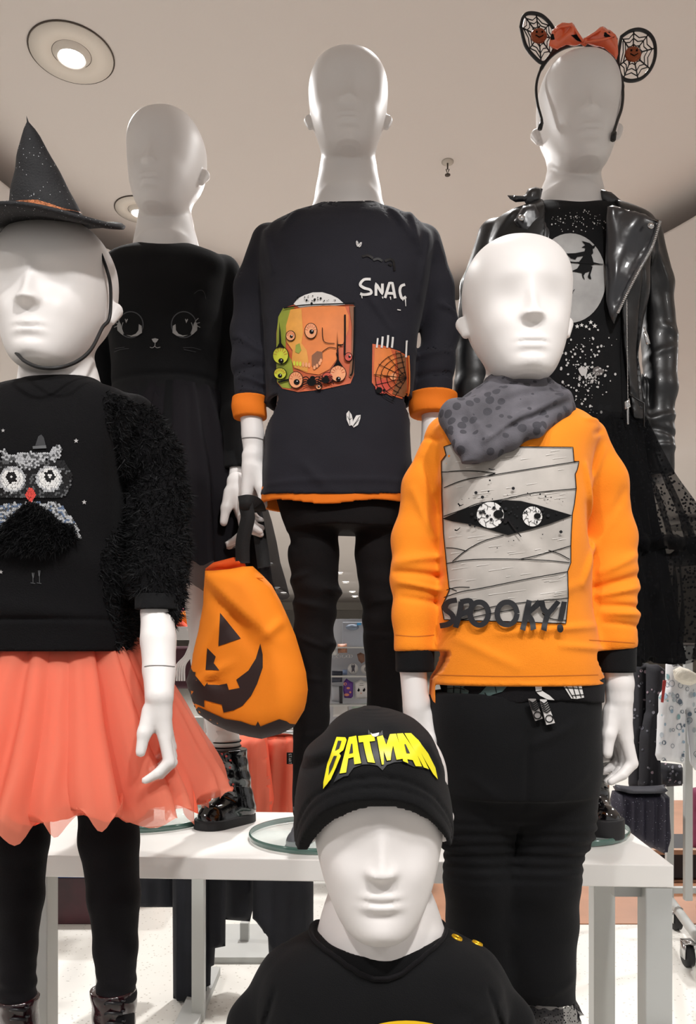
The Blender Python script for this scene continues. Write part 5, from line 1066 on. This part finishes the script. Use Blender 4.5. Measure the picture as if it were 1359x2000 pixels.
for O_, cc in zip(EARO, ((1052, 70), (1236, 106))):
    O2 = smooth_path(O_+[O_[0]], 5)[:-1]; ear = hadd('web_ear', mesh(*tube(hbp(O2, .0), .0032, 8, closed=True)), BP)
    n = len(O2); sp_ = [O2[int(i*n/8)] for i in range(8)]; vv = []
    for p in sp_: vv.append(tube(hbp([cc, p]), .0012, 6))
    for fr in (.42, .66, .86):
        for i in range(8):
            a, b = np.array(sp_[i]), np.array(sp_[(i+1) % 8]); c = np.array(cc); a2, b2 = c+(a-c)*fr, c+(b-c)*fr; mid = c+((a2+b2)/2-c)*.86
            vv.append(tube(hbp([a2, mid, b2]), .0010, 5))
    hadd('web', mesh(*join(vv)), BP, parent=ear)
    pc = px(cc[0], cc[1], 1.395); g_ = mat('pumpkin_glitter', '#9c4a22', .4, metal=.3, bump=1, bscale=500, speck=('#d88a50', 500, .2))
    v, f = [], []; nn = 40
    for r_, z_ in ((0, -.005), (.5, -.0048), (.85, -.003), (1, 0), (.85, .002), (0, .002)):
        for i in range(nn):
            a = 2*math.pi*i/nn; R_ = .0145*r_*(1+.05*abs(math.cos(a*2.5))); v.append((pc[0]+R_*math.cos(a), pc[1]+z_, pc[2]+R_*math.sin(a)*.95))
    f = [(j*nn+i, j*nn+(i+1) % nn, (j+1)*nn+(i+1) % nn, (j+1)*nn+i) for j in range(5) for i in range(nn)]
    pk = hadd('pumpkin', mesh(v, f), g_, 'tiny glittery pumpkin', parent=ear); vv = []
    for sx in (-1, 1): vv.append(puffv if False else box((pc[0]+sx*.005, pc[1]-.0055, pc[2]+.003), (.003, .001, .003)))
    vv.append(tube([(pc[0]-.007, pc[1]-.0055, pc[2]-.003), (pc[0], pc[1]-.0058, pc[2]-.007), (pc[0]+.007, pc[1]-.0055, pc[2]-.003)], .0009, 5)); vv.append(tube([(pc[0], pc[1], pc[2]+.012), (pc[0]+.001, pc[1]-.001, pc[2]+.017)], .0014, 6))
    hadd('pumpkin_face', mesh(*join(vv)), KPR, parent=pk)
BOW = mat('bow_orange_gloss', '#f0683a', .2, spec=.8, coat=.5, bump=.3, bscale=30, bdist=.004)
q = lambda st: pts(st, 880, 0, 2.837)
for st, pv in (('562,165 600,138 672,125 690,162 738,235 700,248 640,246 592,270 545,252 552,210', 1), ('742,238 760,205 835,147 890,180 925,212 928,300 918,330 895,300 850,262 790,245', -1)):
    bw_ = hadd('bow_loop', puff(q(st), 1.375, .010, 10, 5, lambda x, y: .004*np.sin(x*.18+y*.12*pv)), BOW)
P_ = q('570,160 600,138 672,125'); hadd('bow_fold', mesh(*tube([px(x, y, 1.363) for x, y in q('575,172 605,150 665,140 690,165 735,232')], .0022, 6)), BOW); hadd('bow_fold', mesh(*tube([px(x, y, 1.363) for x, y in q('752,212 830,165 905,205 860,215 745,236')], .0022, 6)), BOW)
hadd('bow_knot', puff(q('728,215 752,215 762,240 745,255 722,245'), 1.368, .007, 5, 4), BOW)
bb = Decal(bvh_of(*[o.data for o in hb.children if o.name.startswith('bow_loop')])); 
for st in ('665,195 700,190 720,215 735,235 700,225', '850,180 880,178 895,205 870,215 848,200', '552,185 572,190 575,220 556,222'): bb.fill(q(st), KPR, 0, 4)
o = bb.obj('bow_print', hb); o.matrix_parent_inverse = Matrix.Translation(-Vector(hb.location))
# ================================================================ pumpkin bag hanging from the navy tee mannequin's hand
YB = 1.30; bag = thing('trick_or_treat_bag', 'bright orange fabric bag with jack-o-lantern face hanging from a mannequin hand', 'bag', loc=tuple(px(485, 1440, YB)))
def badd(name, me, mt, lab=None, parent=None):
    o = obj(name, me, parent or bag, mt, True, lab)
    if parent is None: o.matrix_parent_inverse = Matrix.Translation(-Vector(bag.location))
    return o
BO = mat('bag_orange', '#ff9024', .75, spec=.2, bump=.15, bscale=800); BD = mat('bag_print_brown', '#2a1512', .7)
q = lambda st: pts(st, 330, 1060, 3.485)
bo_ = q('245,190 300,190 420,178 500,162 570,160 640,225 700,290 760,400 810,510 860,630 905,780 932,880 945,1000 935,1080 920,1140 850,1255 760,1300 630,1335 540,1320 400,1280 300,1235 200,1165 170,1105 140,1020 115,940 150,850 170,720 200,600 232,420 238,300')
def bf(x, y):
    g = lambda ax, ay, bx, by, w: np.exp(-((((x-ax)*(by-ay)-(y-ay)*(bx-ax))/math.hypot(bx-ax, by-ay))/w)**2)*np.clip(1.3-np.hypot(x-(ax+bx)/2, y-(ay+by)/2)/math.hypot(bx-ax, by-ay)*1.4, 0, 1)
    return .012*g(425, 1145, 530, 1235, 12)-.008*g(415, 1150, 500, 1260, 14)+.010*g(530, 1240, 565, 1205, 9)+.008*g(395, 1330, 450, 1300, 9)-.006*g(400, 1320, 440, 1335, 6)+.006*g(450, 1200, 390, 1300, 12)
pouch = badd('pouch', puff(bo_, YB, .052, 55, 7, bf), [BO, BD], 'bright orange pouch')
dark = [q(st) for st in ('100,1090 175,1095 230,1130 380,1198 490,1215 560,1240 590,1245 605,1215 622,1250 660,1235 750,1200 800,1215 870,1245 870,1360 400,1360 150,1250', '100,850 150,840 190,880 240,980 240,1080 170,1095 130,1060 100,960')]
inp = lambda x, y, P: sum(((P[i][1] > y) != (P[i-1][1] > y)) and x < (P[i-1][0]-P[i][0])*(y-P[i][1])/(P[i-1][1]-P[i][1])+P[i][0] for i in range(len(P))) % 2
for f in pouch.data.polygons:
    c = f.center; fx, fy = CX+c.x/YB*FPX, HY-(c.z-HC)/YB*FPX
    if f.normal.y > -.6 and any(inp(fx, fy, P) for P in dark): f.material_index = 1
PB = bvh_of(pouch.data)
d = Decal(PB)
for st in ('348,478 488,652 336,704', '260,716 318,775 305,820 342,868 250,866', '622,686 638,760 638,850 600,960 560,1040 500,1110 440,1140 372,1156 360,1102 240,1070 242,1120 170,1090 140,1020 115,935 150,850 165,878 182,880 180,905 240,978 262,950 262,965 340,970 395,958 408,1002 482,988 458,932 540,870 590,790'):
    d.fill(q(st), BD, 0, 6)
d.fill(q('170,1105 230,1130 380,1198 490,1215 560,1240 590,1245 605,1215 622,1250 660,1235 750,1200 800,1215 850,1252 760,1298 630,1333 540,1318 400,1278 300,1233 200,1163'), BD, 0, 6)
d.fill(q('112,975 165,1100 160,1108 120,1020'), BD, 0, 5)
d.obj('pumpkin_face', pouch, 'dark brown jack-o-lantern eye, nose and toothed grin')
badd('top_opening', puff(q('246,178 300,135 440,98 500,112 524,158 500,165 415,182 300,192 250,192'), YB+.03, .012, 12, 5, lambda x, y: .004*np.sin(x*.15)), mat('bag_inside', '#e5560c', .8), 'inner side of the open top edge')
badd('stitching', mesh(*tube([px(x, y, YB-.031-.000*i) for i, (x, y) in enumerate(q('248,262 330,256 440,246 560,236 640,240'))], .0012, 6)), BO)
ST = mat('strap_black', '#100f10', .8, bump=.3)
def ribbon(P, w, name):               # (x,y,dy) path with width in px
    C_ = smooth_path([tuple(px(x, y, YB+dy)) for x, y, dy in P], 6); k = YB/FPX*w/2; V, F = [], []
    for i, p in enumerate(C_):
        t = C_[min(i+1, len(C_)-1)]-C_[max(i-1, 0)]; n_ = np.array([t[2], 0, -t[0]]); n_ = n_/(np.linalg.norm(n_)+1e-9)
        for a, b in ((-1, -.0015), (1, -.0015), (1, .0015), (-1, .0015)): V.append(p+n_*k*a+np.array([0, b, 0]))
    for i in range(len(C_)-1):
        for j in range(4): F.append((i*4+j, i*4+(j+1) % 4, (i+1)*4+(j+1) % 4, (i+1)*4+j))
    F += [(0, 1, 2, 3), (len(V)-1, len(V)-2, len(V)-3, len(V)-4)]; return badd(name, mesh(V, F), ST, 'black carrying strap')
ribbon([(480, 975, .03), (481, 992, .022), (484, 1010, .020), (480, 1030, .02), (474, 1060, .02), (474, 1100, .02)], 28, 'strap')
ribbon([(500, 985, .12), (500, 1000, .12), (505, 1030, .10), (511, 1070, .07), (516, 1108, .05)], 27, 'strap')
ribbon([(467, 984, .022), (485, 981, .020), (500, 986, .034), (506, 1000, .06)], 30, 'strap')
# ================================================================ shop racks and goods behind the table
def rackpost(x, y0, y1, w, Y, parent, name='upright', mt=None, d=.03):
    a = px(x, y0, Y); b = px(x, y1, Y); k = w*Y/FPX
    o = obj(name, mesh(*box((a[0], Y, (a[2]+b[2])/2), (k, d, a[2]-b[2]), .002)), parent, mt or GREY, False); return o
YR = 2.18; rk = thing('clothes_rack', 'grey metal clothes rack behind the table, carrying coral skirts and dark trousers', 'clothes rack')
rackpost(388, 1400, 2000, 24, YR-.1, rk); rackpost(654, 1560, 1965, 20, YR, rk)
for y in (1430, 1655): a, b = px(300, y, YR), px(640, y, YR); obj('rail', mesh(*tube([a, b], .011, 10)), rk, CHROME)
obj('foot', mesh(*box((px(388, 2000, YR)[0], YR-.02, .012), (.06, .42, .024))), rk, GREY, False)
r2 = thing('display_stand', 'thin grey post of a stand glimpsed under the table near the front mannequin', 'stand'); rackpost(478, 1800, 1935, 17, 2.6, r2, 'post'); obj('base', mesh(*box((px(478, 1800, 2.6)[0], 2.6, .01), (.3, .3, .02))), r2, GREY, False)
TR = mat('trouser_navy', '#12141c', .85, bump=.3, bscale=500, var=.2, vscale=20)
grp = 'dark trousers hanging behind the table'
for st, Y_, lab, T_ in (('262,1630 345,1630 345,1772 262,1772', 2.26, 'short dark trousers, leftmost of those hanging under the table', .03), ('336,1630 405,1630 403,1955 370,1957 338,1950', 2.20, 'long dark trousers left of the grey rack post', .035), ('398,1630 442,1630 440,1848 420,1852 418,1885 412,1888 410,1950 398,1957', 2.24, 'dark trousers with stepped hem right of the grey rack post', .02),
                     ('436,1630 500,1630 494,1775 488,1800 437,1796', 2.30, 'short dark trousers above the thin post', .025), ('494,1630 612,1630 612,1900 560,1880 525,1862 523,1830 500,1800 493,1794', 2.22, 'dark trousers beside the toddler mannequin shoulder', .04)):
    o = obj('trousers', puff(pts(st), Y_, T_, 16, 10, lambda x, y: .006*np.sin(x*.22)), None, TR); thing('', lab, 'trousers', grp, o)
    P_ = pts(st); y0 = min(p[1] for p in P_); x0 = min(p[0] for p in P_ if p[1] == y0); x1 = max(p[0] for p in P_ if p[1] == y0)
    obj('waistband', puff([(x0, y0-2), (x1, y0-2), (x1, y0+16), (x0, y0+16)], Y_-.002, T_+.004, 8, 6), o, TR)
for i, (st, Y_, lab) in enumerate((('448,1440 520,1430 535,1560 528,1598 440,1600 430,1520', 2.12, 'coral tulle skirt hanging on the rack beside the patent boot'), ('510,1435 582,1430 590,1590 560,1600 500,1602 516,1520', 2.20, 'coral tulle skirt on the rack right behind the beanie'))):
    o = obj('hanging_skirt', puff(pts(st), Y_, .05, 22, 6, lambda x, y: .010*np.sin(x*.21+y*.01)+.005*np.sin(x*.47)), None, CORALH); thing('', lab, 'skirt', 'coral skirts on the rack', o)
    obj('hanging_skirt_tulle', puff([(x-3, y+4) for x, y in pts(st)], Y_-.012, .055, 22, 6, lambda x, y: .010*np.sin(x*.19+y*.012+1)), o, TUL_O)
tg = thing('clothing_tag', 'small black fabric label with white lettering beside the beanie', 'label', loc=tuple(px(566, 1481, 2.05)))
o = obj('tag_body', mesh(*box((0, 0, 0), (.017, .003, .031), .0006)), tg, KPR, False); vv = []
for i, ch in enumerate('START'):
    for st in LTR[ch]: vv.append(tube([(-.003+.0012*(6-y), -.0018, .0125-.0058*i-.0010*x) for x, y in pts(st)], .00045, 4))
obj('tag_lettering', mesh(*join(vv)), tg, WPR)
# hangers and small garments seen left of the bag
hr = thing('hanger_rail', 'white metal arm hung with empty white hangers left of the pumpkin bag', 'rail'); a = px(352, 1237, 2.6)
obj('end_plate', mesh(*box((a[0], 2.6, a[2]), (.07, .02, .045), .002)), hr, mat('plate_white', '#c9c7c5', .4), False); obj('arm', mesh(*tube([a, a+np.array([0, .5, 0])], .01, 8)), hr, CHROME)
obj('bracket_post', mesh(*tube([a+np.array([0, .5, -1.17]), a+np.array([0, .5, .3])], .018, 8)), hr, GREY)
for i in range(5):
    P_ = [px(366+i*3.2, 1228+i*3, 2.55+i*.04), px(372+i*2.6, 1250+i*3, 2.55+i*.04), px(362+i*3, 1280, 2.55+i*.04), px(345+i*4, 1300, 2.55+i*.04), px(340+i*5, 1330, 2.55+i*.04)]
    o = obj('hanger', mesh(*tube(smooth_path(P_, 5), .0035, 6)), None, mat('hanger_white', '#d8d5d3', .3)); thing('', ('leftmost', 'second from the left', 'middle', 'second from the right', 'rightmost')[i]+' empty white hanger of the bunch left of the pumpkin bag', 'hanger', 'white hangers left of the bag', o)
for st, Y_, c, lab, nm in (('345,1205 352,1196 366,1192 372,1215 372,1238 345,1225', 2.9, mat('cloth_orange', '#f08a26', .8), 'orange folded garment glimpsed under the black tulle hem', 'folded_garment'), ('342,1222 356,1212 370,1224 372,1232 344,1236', 2.85, mat('cloth_red', '#d9492b', .8), 'red-orange garment just above the hangers', 'folded_garment'), ('346,1180 356,1182 362,1196 346,1194', 2.95, mat('cloth_pink', '#c9647c', .8), 'pink garment corner above the orange one', 'folded_garment'),
                       ('338,1262 380,1262 378,1330 372,1345 338,1345', 3.0, mat('cloth_plum', '#3c1a24', .8), 'plum garment behind the white hangers', 'hanging_garment')):
    o = obj(nm, puff(pts(st), Y_, .02, 5, 4), None, c); thing('', lab, 'garment', None, o)
bs = thing('storage_box', 'dark burgundy storage box with a blue strip, low behind the left table leg', 'box', loc=tuple(px(135, 1797, 2.85)))
bs.location.z = 0
obj('box_body', mesh(*box((0, .1, .085), (.32, .3, .17), .004)), bs, mat('box_burgundy', '#3a161d', .5, var=.5, vscale=9), False); obj('lid', mesh(*box((0, .1, .182), (.33, .31, .022), .003)), bs, mat('strip_blue', '#2f4a78', .5), False); obj('shelf_strip', mesh(*box((0, .1, .2), (.36, .32, .012))), bs, GREY, False)
bx2 = thing('cardboard_box', 'brown cardboard box edge beside the dark leggings under the table', 'box', loc=(px(240, 1783, 2.92)[0]+.012, 3.14, 0))
obj('carton', mesh(*box((0, 0, .10), (.14, .2, .20), .002)), bx2, mat('cardboard', '#b98a63', .8), False); obj('tape', mesh(*box((0, 0, .2), (.03, .201, .003))), bx2, mat('tape', '#a8855f', .3), False)
# accessory wall between the black trouser legs
YG = 3.3; gd = thing('accessory_stand', 'grey accessory panel seen between the black trouser legs', 'display stand'); GP = mat('panel_acrylic', '#a9abb0', .3)
a, b = px(630, 1208, YG), px(740, 1500, YG); obj('back_panel', mesh(*box(((a[0]+b[0])/2+.05, YG+.05, (a[2]+.0)/2), (b[0]-a[0]+.3, .02, a[2]))), gd, GP, False)
obj('header', mesh(*box((px(705, 1240, YG)[0], YG, px(0, 1240, YG)[2]), (.16, .02, .11), .003)), gd, mat('header_grey', '#8f9299', .25), False)
obj('header_cloud', puff(ellipse(688, 1225, 13, 6, 14), YG-.012, .004, 4, 3), gd, mat('print_slate', '#5c6674', .5)); obj('header_tab', mesh(*box((px(701, 1220, YG)[0], YG-.014, px(0, 1219, YG)[2]), (.018, .004, .01))), gd, mat('tab_blue', '#3d8fc4', .4), False)
for y in (1265, 1320, 1375): obj('shelf_edge', mesh(*box((px(690, y, YG)[0], YG-.05, px(0, y, YG)[2]), (.34, .1, .006))), gd, GREY, False)
hook = lambda x, y: tube([px(x, y, YG+.04), px(x, y, YG-.02), px(x, y-1.5, YG-.024)], .002, 5)
def goods(name, st, c, lab, cat, T_=.008, Y_=None, deco=None, g=None):
    o = obj(name, puff(pts(st, 620, 1000, 5), Y_ or YG-.03, T_, 4, 3), None, c); thing('', lab, cat, g, o)
    if deco:
        dd = Decal(bvh_of(o.data), .0015)
        for P, mt_ in deco: dd.fill(P, mt_, 0, 3)
        k = dd.obj('print', o)
    return o
qq = lambda st: pts(st, 620, 1000, 5); CW = mat('card_white', '#d4d2cf', .5); PU = mat('pouch_purple', '#5b2f86', .5); PK = mat('print_pink_gold', '#d98a6a', .5)
goods('badge', ' '.join('%.0f,%.0f' % p for p in ellipse(346, 1532, 52, 54, 20)), CW, 'round white badge with a small dark bear, left of the pair', 'badge', deco=[(qq('325,1500 345,1505 368,1500 360,1530 365,1570 350,1550 332,1570 335,1530'), mat('print_bear', '#4b4a52', .5)), (ellipse(689.5, 1299.5, 3), mat('print_bear', '#4b4a52'))])
goods('badge', ' '.join('%.0f,%.0f' % p for p in ellipse(472, 1535, 50, 52, 20)), CW, 'round white badge half hidden by the right trouser leg', 'badge', deco=[(ellipse(715, 1307, 4, 5), CG)])
goods('pouch', '255,1660 282,1625 315,1650 348,1665 345,1800 330,1818 262,1815 250,1740', PU, 'small purple pouch with pink motifs', 'pouch', deco=[(ellipse(674, 1336, 3), PK), (ellipse(680, 1344, 3.4, 2.2), PK), (ellipse(677, 1357, 5, 2.6), PK), (ellipse(684, 1352, 2), PK)])
goods('pouch', '362,1665 395,1650 422,1628 450,1650 492,1660 495,1820 370,1825', CW, 'small white cat-face pouch beside the purple one', 'pouch', deco=[(qq('392,1740 400,1715 415,1740'), KPR), (qq('440,1740 460,1715 468,1740'), KPR), (ellipse(700, 1348.5, 2.2, 2.4), KPR), (ellipse(710.5, 1348.5, 2.2, 2.4), KPR), (ellipse(705, 1354, 1.5, 1), PK), (qq('410,1690 450,1690 450,1696 410,1696'), CG), (qq('412,1672 446,1672 446,1677 412,1677'), CG)])
for st, c, lab, nm in (('135,1690 215,1700 218,1860 140,1850', GP, 'clear blister pack at the left of the accessory stand', 'blister_pack'), ('212,1700 245,1700 245,1870 215,1870', mat('pack_dark', '#3a3638', .4), 'narrow dark comb pack beside the purple pouch', 'blister_pack'), ('140,1550 245,1555 240,1660 140,1665', mat('pack_navy', '#2c3040', .4), 'dark navy pack on the shelf above the blister pack', 'blister_pack'), ('245,1540 290,1540 290,1590 245,1590', mat('pack_blue', '#8295b8', .4), 'pale blue card beside the bear badge', 'card'),
                       ('150,1880 300,1870 310,1990 150,2000', mat('pack_clear', '#b9b7b5', .25), 'silver blister pack just above the beanie', 'blister_pack'), ('335,1880 480,1865 470,1935 340,1990', mat('pack_green', '#9fb3a6', .4), 'pale green pack peeking above the beanie', 'blister_pack'), ('385,1390 420,1372 458,1390 460,1460 430,1480 400,1450', mat('plush_brown', '#7b5a4a', .9), 'brown plush charm hanging at the top right of the accessory stand', 'charm'),
                       ('195,1290 285,1285 290,1375 200,1378', mat('pack_warm', '#9a6a52', .5, var=.5, vscale=90), 'brownish card of small ornaments high on the stand', 'card'), ('115,1330 190,1345 190,1400 120,1400', CW, 'white card beside the trouser knee', 'card')):
    goods(nm, st, c, lab, 'accessory')
vv = []
for i, x in enumerate((165, 205, 260, 300, 325)):
    e = [px(*qq('%.1f,%.1f' % (x+16*math.cos(a), 1408+17*math.sin(a)))[0], YG-.03) for a in np.arange(0, 6.2, .5)]; o = obj('ring', mesh(*tube(e, .0016, 5, closed=True)), None, CHROME); thing('', ('leftmost', 'second from the left', 'middle', 'second from the right', 'rightmost')[i]+' silver ring hanging on the accessory stand', 'ring', 'silver rings on the accessory stand', o)
# right-hand rack
YK = 2.7; rk = thing('garment_rack', 'wheeled grey garment rack at the right edge of the frame', 'clothes rack')
rackpost(1343, 1262, 1758, 15, YK-.25, rk, d=.02); rackpost(1307, 1530, 1790, 14, YK+.12, rk, d=.02)
obj('cross_bar', mesh(*box((px(1345, 1735, YK)[0]+.06, YK-.0, px(0, 1738, YK)[2]), (.3, .02, .02))), rk, GREY, False)
fa, fb_ = px(1310, 1742, YK+.1), px(1362, 1798, YK-.25); fa[2] = fb_[2] = .085; obj('foot_bar', mesh(*tube([fa, fb_, fb_+(fb_-fa)*.4], .016, 8)), rk, GREY); obj('top_rail', mesh(*tube([px(1300, 1262, YK-.1), px(1520, 1262, YK-.1)], .011, 10)), rk, CHROME)
rackpost(1510, 1262, 1780, 15, YK-.1, rk, d=.02)
for x, y_ in ((1343, YK-.27), (1320, YK+.05)):
    c = px(x, 1800, y_); w_ = obj('caster', mesh(*tube([(c[0]-.011, y_, .034), (c[0]+.011, y_, .034)], .033, 24)), rk, RUB); obj('caster_fork', mesh(*join([box((c[0]-.015, y_, .052), (.004, .035, .05)), box((c[0]+.015, y_, .052), (.004, .035, .05)), box((c[0], y_, .078), (.034, .04, .006))])), w_, CHROME)
PJ = mat('jacket_white_pattern', '#dadbde', .7); grp = None
wj = thing('childs_jacket', 'white hooded jacket with blue and grey motifs on the right-hand rack', 'jacket', loc=tuple(px(1320, 1290, YK-.32)))
def wadd(root, name, me, mt, lab=None, parent=None):
    o = obj(name, me, parent or root, mt, True, lab)
    if parent is None: o.matrix_parent_inverse = Matrix.Translation(-Vector(root.location))
    return o
q = lambda st: pts(st, 1100, 1240, 4.347)
jb = wadd(wj, 'jacket_body', puff(q('880,210 930,205 985,260 1060,300 1130,330 1200,360 1240,900 1240,1120 1120,1150 1085,1100 1045,700 1035,620 1020,1095 950,1080 800,1065 780,1020 805,800 810,520 870,420'), YK-.32, .035, 16, 6, lambda x, y: .006*np.sin(x*.25+y*.04)), PJ, 'white quilted jacket body')
wadd(wj, 'fur_trim', puff(q('930,300 985,270 1060,290 1130,330 1150,400 1080,430 1010,420 950,380'), YK-.36, .03, 10, 5, lambda x, y: .004*np.sin(x*.9)*np.cos(y*.8)), mat('cream_fur', '#e3ddcf', .95, bump=1, bscale=200), 'cream fluffy collar')
wadd(wj, 'tag', puff(q('845,385 875,385 850,575 828,572'), YK-.37, .003, 3, 4), mat('tag_red', '#a32a26', .5), 'red fabric tag')
d = Decal(bvh_of(jb.data), .002)
cols = [mat('motif_blue', '#8fa6b8', .6), mat('motif_slate', '#5a6876', .6), mat('motif_teal', '#7fa3a8', .6), mat('motif_grey', '#a8b0b6', .6)]
for k in range(75):
    x, y = random.uniform(800, 1160), random.uniform(300, 1090); c = q('%d,%d' % (x, y))[0]; r = random.uniform(1.2, 5.5)
    if random.random() < .6: d.fill(ellipse(c[0], c[1], r*.8, r*random.uniform(.7, 1.5), 9), random.choice(cols), 0, 4)
    else: e = ellipse(c[0], c[1], r, r*1.2, 9); d.line(e+[e[0]], .9, cols[1], 0, 3)
d.obj('motifs', jb, 'blue, teal and grey printed motifs')
DK = mat('cloth_midnight', '#1b1b22', .8, bump=.3)
for i, (st, Y_, lab) in enumerate((('600,240 720,240 715,420 700,640 650,860 660,1310 560,1300 560,800', 2.66, 'dark dress with pale leaf print behind the mannequin hand'), ('705,250 800,250 870,300 810,520 800,800 830,1300 640,1310 650,860 700,640', 2.6, 'dark dress with pale leaf print beside the white jacket'), ('800,1080 1000,1100 1010,1280 850,1290 790,1240', 2.72, 'dark printed garment hanging below the white jacket'))):
    o = obj('hanging_dress', puff(q(st), Y_, .04, 12, 6, lambda x, y: .007*np.sin(x*.3+i)), None, DK); thing('', lab, 'dress', 'dark printed dresses on the right-hand rack', o)
    d = Decal(bvh_of(o.data), .002); P2 = pts(st); xs = [p[0] for p in P2]; ys = [p[1] for p in P2]
    for k in range(26):
        x, y = random.uniform(min(xs), max(xs)), random.uniform(min(ys), max(ys))
        c = q('%d,%d' % (x, y))[0]; r = random.uniform(1.3, 3.6); d.fill(ellipse(c[0], c[1], r, r*random.uniform(.5, 1.3), 8, random.uniform(0, 3)), random.choice([mat('leaf_grey', '#7b7a82', .6), mat('leaf_mauve', '#8d7a84', .6), mat('leaf_dim', '#4d4d57', .6)]), 0, 4)
    d.obj('leaf_print', o)
ts = thing('sparkle_skirt', 'dark purple tulle skirt with silver sparkles hanging low behind the table corner', 'skirt', loc=tuple(px(1250, 1530, 2.5)))
tb_ = wadd(ts, 'skirt_body', puff(q('440,1310 560,1345 720,1345 850,1330 880,1360 880,1500 890,1700 860,1860 700,1780 560,1700 420,1620 400,1460'), 2.5, .05, 14, 5, lambda x, y: .016*np.sin(x*.32)+.006*np.sin(x*.7)), mat('dark_purple_tulle', '#221f2e', .7, speck=('#c9c9d6', 120, .10), bump=.3), 'pleated dark tulle')
wadd(ts, 'waistband', puff(q('440,1270 560,1285 720,1290 860,1270 860,1330 720,1350 560,1350 440,1320'), 2.49, .045, 6, 5), mat('waist_charcoal', '#35353c', .6), 'charcoal waistband')
sd = thing('low_shelf', 'dark low shelf with a wooden front edge behind the right-hand rack', 'shelf', loc=(px(1300, 1700, 3.3)[0], 3.3, 0))
obj('shelf_front', mesh(*box((.35, 0, px(0, 1663, 3.3)[2]), (1.2, .03, .02))), sd, mat('shelf_wood', '#a98468', .5), False); obj('shelf_body', mesh(*box((.35, .2, px(0, 1663, 3.3)[2]/2), (1.2, .36, px(0, 1675, 3.3)[2]-.005))), sd, mat('shelf_dark', '#1d1b1f', .6), False)
for i, (x, c) in enumerate(((1356, '#7c3350'), (1385, '#3b3547'), (1420, '#6a2c44'))):
    o = obj('folded_garment', puff([(x-9, 1540), (x+14, 1535), (x+16, 1655), (x-8, 1655)], 3.2, .05, 6, 6, lambda a, b: .004*np.sin(b*.3)), None, mat('cloth_'+('plum_pink', 'dusk', 'wine')[i], c, .8)); thing('', ('pink and plum garment at the right frame edge above the low shelf', 'dusk grey garment right of the plum one', 'wine red garment furthest right above the low shelf')[i], 'garment', None, o)
